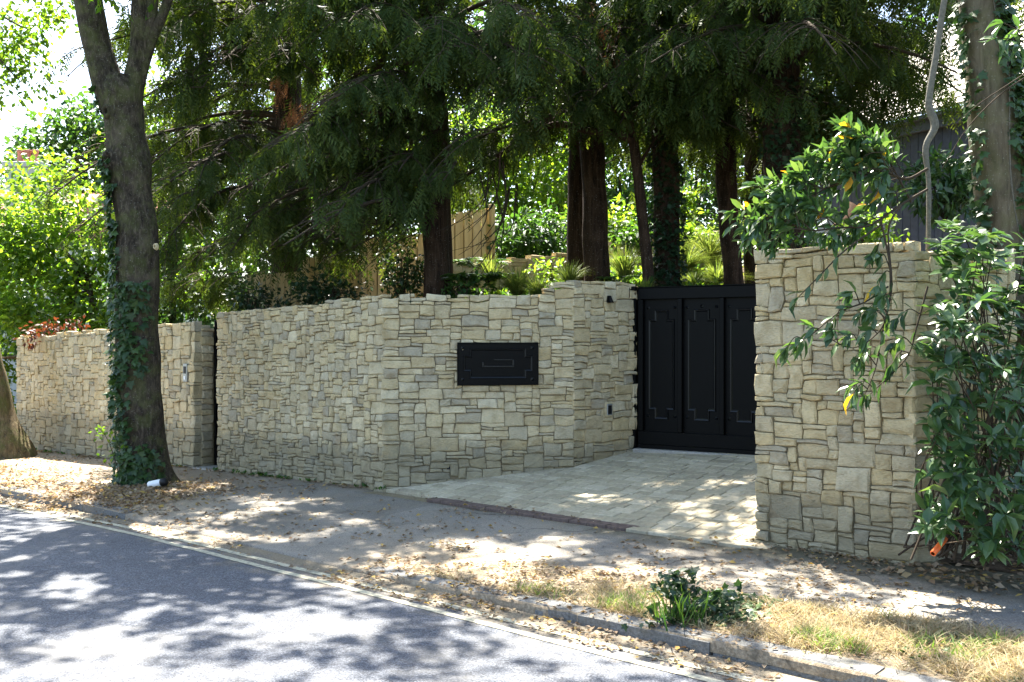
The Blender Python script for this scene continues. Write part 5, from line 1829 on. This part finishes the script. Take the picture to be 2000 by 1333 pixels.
bg_tree('sunlit_tree', 172, 660, 19, [(120, 480, 0, 1.1, .8, .8), (60, 560, -.5, .9, .8, .6), (180, 560, -.3, .7, .7, .7), (60, 440, .3, .8, .7, .7), (200, 450, 0, .7, .6, .8), (150, 390, .5, .7, .6, .5), (20, 500, 0, .7, .7, .7), (110, 620, -.8, .9, .5, .3), (20, 620, -.8, .6, .5, .35), (215, 640, -.6, .4, .4, .3)],
        8500, (.10, .19), 'bright', 'sunlit lime-green small tree behind the far stone wall', .07, 'leafy trees behind the far wall', lean=.3)
bg_tree('sunlit_tree', 40, 640, 23, [(40, 420, 0, 1.2, .8, .9), (-30, 520, 0, 1.0, .8, 1.0), (90, 350, .5, .9, .8, .5), (110, 430, 0, .9, .8, .6)], 3200, (.12, .20), 'lime', 'taller yellow-green tree at the left edge behind the lime-green one', .08, 'leafy trees behind the far wall')
bg_tree('sunlit_tree', 340, 600, 21, [(330, 420, 0, 1.0, .8, 1.1), (390, 330, 0, 1.1, .8, 1.0), (300, 300, .5, .8, .8, .9), (430, 480, 0, 1.0, .8, .9), (360, 200, 1, 1.2, .9, .9), (340, 540, 0, .9, .7, .6)], 5200, (.12, .20), 'bright', 'bright tree seen through the yew just right of the street tree trunk', .09, 'leafy trees behind the far wall')
bg_tree('far_tree', 150, 460, 58, [(150, 290, 0, 3.0, 2, 2.0), (100, 310, 0, 2.2, 2, 1.6), (200, 330, 0, 2.6, 2, 2.0), (180, 250, 0, 1.8, 2, 1.2), (60, 340, 2, 2, 2, 1.6), (220, 230, 2, 2.2, 2, 1.6)], 5200, (.30, .50), 'midgreen', 'hazy distant tree behind the red chimney pots', .3, 'distant trees')
bg_tree('woodland_tree', 1000, 520, 24, [(1010, 360, 0, 1.4, 1, .9), (940, 380, 0, 1.2, 1, .8), (1060, 300, .5, 1.5, 1, 1.0), (980, 250, 1, 1.8, 1, 1.0), (900, 300, 0, 1.3, 1, 1.0)], 5600, (.12, .22), 'bright', 'sunlit green tree beyond the rounded shrub', .09, 'woodland trees behind the garden')
bg_tree('woodland_tree', 1090, 520, 27, [(1090, 350, 0, 1.4, 1, .9), (1060, 420, 0, 1.0, 1, .7), (1120, 250, 0, 1.6, 1, 1.0), (1030, 230, 0, 1.6, 1, 1.0)], 3800, (.14, .24), 'lime', 'lighter green tree left of the two straight trunks in the distance', .1, 'woodland trees behind the garden')
bg_tree('woodland_tree', 1220, 500, 24, [(1210, 340, 0, 1.1, 1, 1.0), (1230, 420, -1, .8, .7, .5), (1240, 250, 0, 1.3, 1, 1.0), (1190, 200, 0, 1.3, 1, .8)], 4200, (.12, .22), 'midgreen', 'green tree between the straight trunks and the shaggy trunk', .1, 'woodland trees behind the garden')
bg_tree('woodland_tree', 1360, 480, 26, [(1360, 330, 0, 1.0, 1, 1.2), (1350, 420, -2, .7, .7, .6), (1380, 230, 0, 1.4, 1, 1.0)], 3000, (.12, .22), 'midgreen', 'green tree between the shaggy trunk and the next dark trunk', .1, 'woodland trees behind the garden')
bg_tree('woodland_tree', 1470, 480, 24, [(1460, 380, 0, 1.1, 1, 1.0), (1500, 260, 0, 1.4, 1, 1.2), (1430, 250, 0, 1.2, 1, 1.0), (1560, 350, -2, 1.0, .9, 1.2), (1600, 250, -2, .9, .9, 1.2)], 5200, (.12, .2), 'dark', 'dark evergreen tree behind the trunks near the right wall', .14, 'woodland trees behind the garden')
bg_tree('woodland_tree', 640, 540, 23, [(620, 380, 0, 1.6, 1, 1.2), (740, 400, 0, 1.4, 1, 1.0), (540, 450, 0, 1.3, 1, .9), (680, 250, 0, 1.8, 1, 1.2), (520, 300, 0, 1.5, 1, 1.2), (800, 300, 0, 1.4, 1, 1.2)], 7000, (.14, .24), 'midgreen', 'green tree behind the broad drooping yew', .14, 'woodland trees behind the garden')
# dense wood closing the view
wd, wdirs = [], []
N_ = 26000
wx = rng.uniform(-14, 24, N_); wy = rng.uniform(30, 42, N_)
wz = rng.uniform(1.0, 15, N_)
lim = 4.5 + 9 * np.clip((wx + 12.5) / 4.5, 0, 1)
nzv = np.array([mnoise.noise(Vector((a * .5, b * .3, c * .5))) for a, b, c in zip(wx, wy, wz)])
ok = (wz < lim + nzv * 2) & (nzv > -.18)
wp = np.stack([wx, wy, wz], -1)[ok]
w = cloud('far_woodland', wp, rng.normal(size=wp.shape) - np.array([0, 0, .4]), rng.uniform(.35, .65, len(wp)), T_LEAF, M['midgreen'])
tag(w, 'dense mass of green woodland closing the view behind the garden', 'woodland', kind='stuff')
lh = thing('green_hedge', P(150, 640, 20.5), 'leafy green hedge low behind the far wall under the sunlit tree', 'hedge')
leafy('foliage', [(P(x_, 610 + 12 * math.sin(x_), 20.5 + rng.uniform(-.6, .6)), (.9, .6, .75)) for x_ in range(-20, 520, 60)], 5200, (.10, .18), T_LEAF, M['midgreen'], lh, .3, 6, .16)
# red-leaved creeper on the far wall top
rc = thing('red_creeper', P(80, 655, 16.6), 'dark red leaved creeper tumbling over the far wall near its end', 'creeper')
leafy('foliage', [(P(100, 642, 16.7), (.36, .2, .07)), (P(58, 660, 16.5), (.12, .1, .16)), (P(140, 634, 16.8), (.2, .2, .05))], 230, (.06, .11), T_LEAF, M['red_leaf'], rc, .6, 4, .05)
# greenery beyond the wall's far end
eg = thing('end_hedge', P(10, 760, 22), 'bright green bush beyond the far end of the stone wall', 'hedge')
leafy('foliage', [(P(-10, 690, 22), (.9, .8, .7)), (P(20, 780, 22), (.5, .5, .7)), (P(-60, 780, 21), (.8, .8, .9))], 1800, (.10, .16), T_LEAF, M['lime'], eg, .3, 6, .15)

# ------------------------------------------------------------------ sapling and can at the street tree's foot
sp = thing('sapling', P(232, 935, 11.5), 'spindly green sapling growing at the left foot of the street tree', 'sapling')
sa = spline(np.array([P(234, 938, 11.5), P(222, 890, 11.5), P(208, 855, 11.45), P(196, 840, 11.4)]), 16)
tubes('stem', [(sa, np.linspace(.006, .003, 16))], M['twig'], sp, 5)
q_, d_ = [], []
for k in range(46):
    i = rng.integers(3, 16); q_.append(sa[i] + rng.normal(size=3) * np.array([.09, .05, .06])); d_.append(rng.normal(size=3) * .6 + np.array([0, -.3, -.1]))
leaf_objects('leaf', np.array(q_), np.array(d_), rng.uniform(.05, .085, len(q_)), T_LEAF, [M['lime']], sp, rng.normal(size=len(q_)) * .5)
cn = thing('white_can', P(305, 947, 11.2), 'small white drinks can with dark end lying at the street tree base', 'can')
def lathe(name, a, b, prof, mat, parent, sides=16):
    a, b = np.asarray(a), np.asarray(b)
    return tubes(name, [(np.array([a + (b - a) * t for t, _ in prof]), np.array([r_ for _, r_ in prof]))], mat, parent, sides)
ca, cb = P(291, 948, 11.2), P(315, 943, 11.15)
lathe('body', ca, cb, [(-.001, .002), (0.0, .034), (.06, .042), (.94, .042), (1.0, .036)], M['white'], cn)
lathe('dark_cap', ca + (cb - ca) * 1.005, ca + (cb - ca) * 1.45, [(0, .037), (.1, .045), (.8, .045), (1, .03), (1.01, .002)], M['darkvoid'], cn)
ot = thing('orange_tube', P(1832, 1075, 5.95), 'bright orange plastic tube poking out under the glossy bush', 'tube')
lathe('tube', P(1822, 1082, 5.9), P(1846, 1052, 6.0), [(0, .012), (.01, .018), (.98, .018), (1, .012)], M['orange'], ot)

# ivy and grass clump on the verge
vc = thing('verge_clump', P(1360, 1190, 5.75), 'dark ivy mound with green grass blades on the verge near the kerb', 'plant')
VCZ = .0
def verge_pt(px, py, h=0):
    """point of the footway or verge seen at a pixel, plus height"""
    d = 6.0
    for _ in range(12):
        p_ = P(px, py, d); u, v = uvof(p_[0], p_[1])
        zg = float(pave_z(u, v)) if v > KV else float(road_z(u, v))
        d = (CAM_Z - zg) * F / (py - 666.5)
    p_ = P(px, py, d); p_[2] = zg + h
    return p_
cA, cB = verge_pt(1330, 1205), verge_pt(1405, 1205)
pp = np.concatenate([cA + rng.normal(size=(150, 3)) * np.array([.06, .07, 0]) + np.array([0, 0, 1]) * (rng.random((150, 1)) ** .8 * .27),
                     cB + rng.normal(size=(120, 3)) * np.array([.08, .09, 0]) + np.array([0, 0, 1]) * (rng.random((120, 1)) * .17),
                     verge_pt(1290, 1220) + rng.normal(size=(25, 3)) * np.array([.08, .06, 0]) + np.array([0, 0, .03])])
dd_ = rng.normal(size=pp.shape) * .6 + np.array([0, -.6, -.25])
leaf_objects('ivy_leaf', pp, dd_, rng.uniform(.035, .07, len(pp)), T_IVY, [M['dark']], vc, rng.normal(size=len(pp)) * .5)
bp, bd, bs = [], [], []
for k in range(70):
    b = verge_pt(1335 + rng.normal() * 22, 1215 + rng.normal() * 8)
    bp.append(b); a = rng.uniform(-PI, 0.2); bd.append(np.array([math.cos(a) * .5, math.sin(a) * .5, rng.uniform(.6, 1.2)])); bs.append(rng.uniform(.16, .30))
cloud('grass_blades', np.array(bp), np.array(bd), np.array(bs), T_BLADE, M['midgreen'], vc, width=np.full(70, .045), roll=rng.uniform(-1, 1, 70), kind='stuff')

# ------------------------------------------------------------------ verge grass, weeds and leaf litter
def scatter_uv(n, ur, vr, dens):
    out = []
    while len(out) < n:
        m = 4000
        u = rng.uniform(*ur, m); v = rng.uniform(*vr, m)
        w = dens(u, v)
        k = rng.random(m) < w
        out += list(zip(u[k], v[k]))
    return np.array(out[:n])
def pts_of(uvs, zf, h=.004):
    x = CORNER[0] + EU[0] * uvs[:, 0] + EV[0] * uvs[:, 1]
    y = CORNER[1] + EU[1] * uvs[:, 0] + EV[1] * uvs[:, 1]
    return np.stack([x, y, zf(uvs[:, 0], uvs[:, 1]) + h], -1)
def nv(u, v, s, o): return np.array([mnoise.fractal(Vector((a * s + o, b * s, o)), 1.0, 2.0, 3) for a, b in zip(u, v)])
# dry grass: right verge
def dg(u, v):
    inner = np.interp(u, [2.5, 3.5, 5, 6.5, 9], [-2.2, -1.75, -1.55, -1.25, -1.1])
    return np.clip((inner - v) * 4, 0, 1) * np.clip(.35 + nv(u, v, 1.3, 3.1) * 1.2, 0.03, 1) * np.interp(u, [2.6, 3.6, 5, 6], [.1, .35, .8, 1])
uvs = scatter_uv(34000, (2.6, 9.5), (KV + .13, -1.0), dg)
gp = pts_of(uvs, pave_z, 0)
n = len(gp)
a = rng.uniform(0, 2 * PI, n)
gd = np.stack([np.cos(a), np.sin(a), rng.uniform(.1, 1.0, n)], -1)
o = cloud('dry_grass', gp, gd, rng.uniform(.04, .13, n), T_BLADE, M['dry'], width=np.full(n, .05), roll=rng.uniform(-1, 1, n))
tag(o, 'straw-coloured dry grass covering the verge beside the kerb', 'grass', kind='stuff')
uvs = scatter_uv(2600, (3.0, 9.5), (KV + .15, -1.1), lambda u, v: dg(u, v) * (nv(u, v, 1.6, 9.7) > .12))
gp = pts_of(uvs, pave_z, 0); n = len(gp); a = rng.uniform(0, 2 * PI, n)
o = cloud('green_grass', gp, np.stack([np.cos(a) * .6, np.sin(a) * .6, rng.uniform(.4, 1.0, n)], -1), rng.uniform(.05, .13, n), T_BLADE, M['greengrass'], width=np.full(n, .045), roll=rng.uniform(-1, 1, n))
tag(o, 'sparse green grass blades among the dry verge grass', 'grass', kind='stuff')
uvs = scatter_uv(1500, (5.0, 9.5), (KV + .15, -1.5), lambda u, v: np.clip(nv(u, v, 1.2, 17.3) * 2.2, 0, 1))
gp = pts_of(uvs, pave_z, .02); n = len(gp)
o = cloud('ground_ivy', gp, rng.normal(size=(n, 3)) * np.array([1, 1, .25]), rng.uniform(.025, .05, n), T_IVY, M['ivy'], roll=rng.normal(size=n) * .3)
tag(o, 'small green weeds and ground ivy spreading through the verge', 'weeds', kind='stuff')
# fallen leaves
def fl(u, v):
    verge = np.interp(u, [-12, -1.5, -.6, .5, 2.3, 3, 9], [.5, .5, .15, .05, .12, .6, .6]) * np.clip((-1.25 - v) * 3, 0, 1)
    wallside = .55 * np.clip((v + .16) * 9, 0, 1)
    gut = .45 * np.exp(-((v - (KV - .10)) / .07) ** 2) * np.interp(u, [-10, 0, 2, 3, 9], [.4, .3, .5, 1, 1])
    field = .05 + .16 * np.interp(u, [3.5, 5], [0, 1]) * (v > -1.4)
    return np.clip(np.maximum(np.maximum(verge, wallside * (1 - ((u > .0) & (u < 4.4)))), np.maximum(gut, field)) * np.clip(.55 + 1.1 * nv(u, v, 1.5, 5.5), .05, 1), 0, 1) * ((v > KV - .35))
uvs = scatter_uv(15000, (-9.6, 9.0), (KV - .45, .05), fl)
onroad = uvs[:, 1] < KV - .02
gp = pts_of(uvs, lambda u, v: np.where(onroad, road_z(u, v), pave_z(u, v)), .012); n = len(gp)
a = rng.uniform(0, 2 * PI, n)
o = cloud('fallen_leaves', gp, np.stack([np.cos(a), np.sin(a), rng.normal(size=n) * .18], -1), rng.uniform(.018, .055, n) * np.interp(gp[:, 1], [5, 12], [.9, 1.3]), (T_LEAF[0] * np.array([1, 1, 2.2]), T_LEAF[1]), M['litter'], roll=rng.normal(size=n) * .35)
tag(o, 'brown and orange fallen leaves littering verge, kerb and pavement', 'leaf litter', kind='stuff')
# leaf pile round the street tree
c0 = P(290, 960, 11.4)
n = 2800
q = np.stack([c0[0] + rng.normal(size=n) * .55, 10.9 + rng.normal(size=n) * .42, np.zeros(n)], -1)
uv_ = np.array([uvof(x, y) for x, y, _ in q])
q[:, 2] = pave_z(uv_[:, 0], uv_[:, 1]) + .015 + rng.random(n) * .02
a = rng.uniform(0, 2 * PI, n)
o = cloud('leaf_pile', q, np.stack([np.cos(a), np.sin(a), rng.normal(size=n) * .25], -1), rng.uniform(.02, .07, n), T_LEAF, M['litter'], roll=rng.normal(size=n) * .7)
tag(o, 'trodden brown leaf litter round the foot of the street tree', 'leaf litter', kind='stuff')
# leaf litter and little plants under the glossy bush
uvs = scatter_uv(1400, (5.6, 9.0), (-.45, 1.0), lambda u, v: np.clip(.6 + nv(u, v, 2, 1.1), 0, 1))
gp = pts_of(uvs, lambda u, v: np.maximum(pave_z(u, v), .02 + .10 * v), .02); n = len(gp); a = rng.uniform(0, 2 * PI, n)
o = cloud('bush_litter', gp, np.stack([np.cos(a), np.sin(a), rng.normal(size=n) * .25], -1), rng.uniform(.04, .08, n), T_LEAF, M['litter'], roll=rng.normal(size=n) * .5)
tag(o, 'brown leaf litter on the ground under the glossy bush', 'leaf litter', kind='stuff')
n = 420
wu = np.concatenate([rng.uniform(-3.3, .1, 260), rng.uniform(-9.5, -4, 160)])
wn_ = np.array([mnoise.noise(Vector((u_ * 2.5, 0, 3))) for u_ in wu])
wu = wu[wn_ > -.05]
gp = pts_of(np.stack([wu, rng.uniform(-.10, -.02, len(wu))], -1), pave_z, .01); n = len(gp)
o = cloud('wall_foot_weeds', gp, np.stack([rng.normal(size=n) * .6, rng.normal(size=n) * .6 - .3, rng.uniform(.2, 1, n)], -1), rng.uniform(.025, .07, n), T_LEAF, M['midgreen'])
tag(o, 'small green weeds growing along the foot of the roadside wall', 'weeds', kind='stuff')
for r_ in (rw, ew, fw, gw, lw, lw2, dd, rc): r_['kind'] = 'thing'
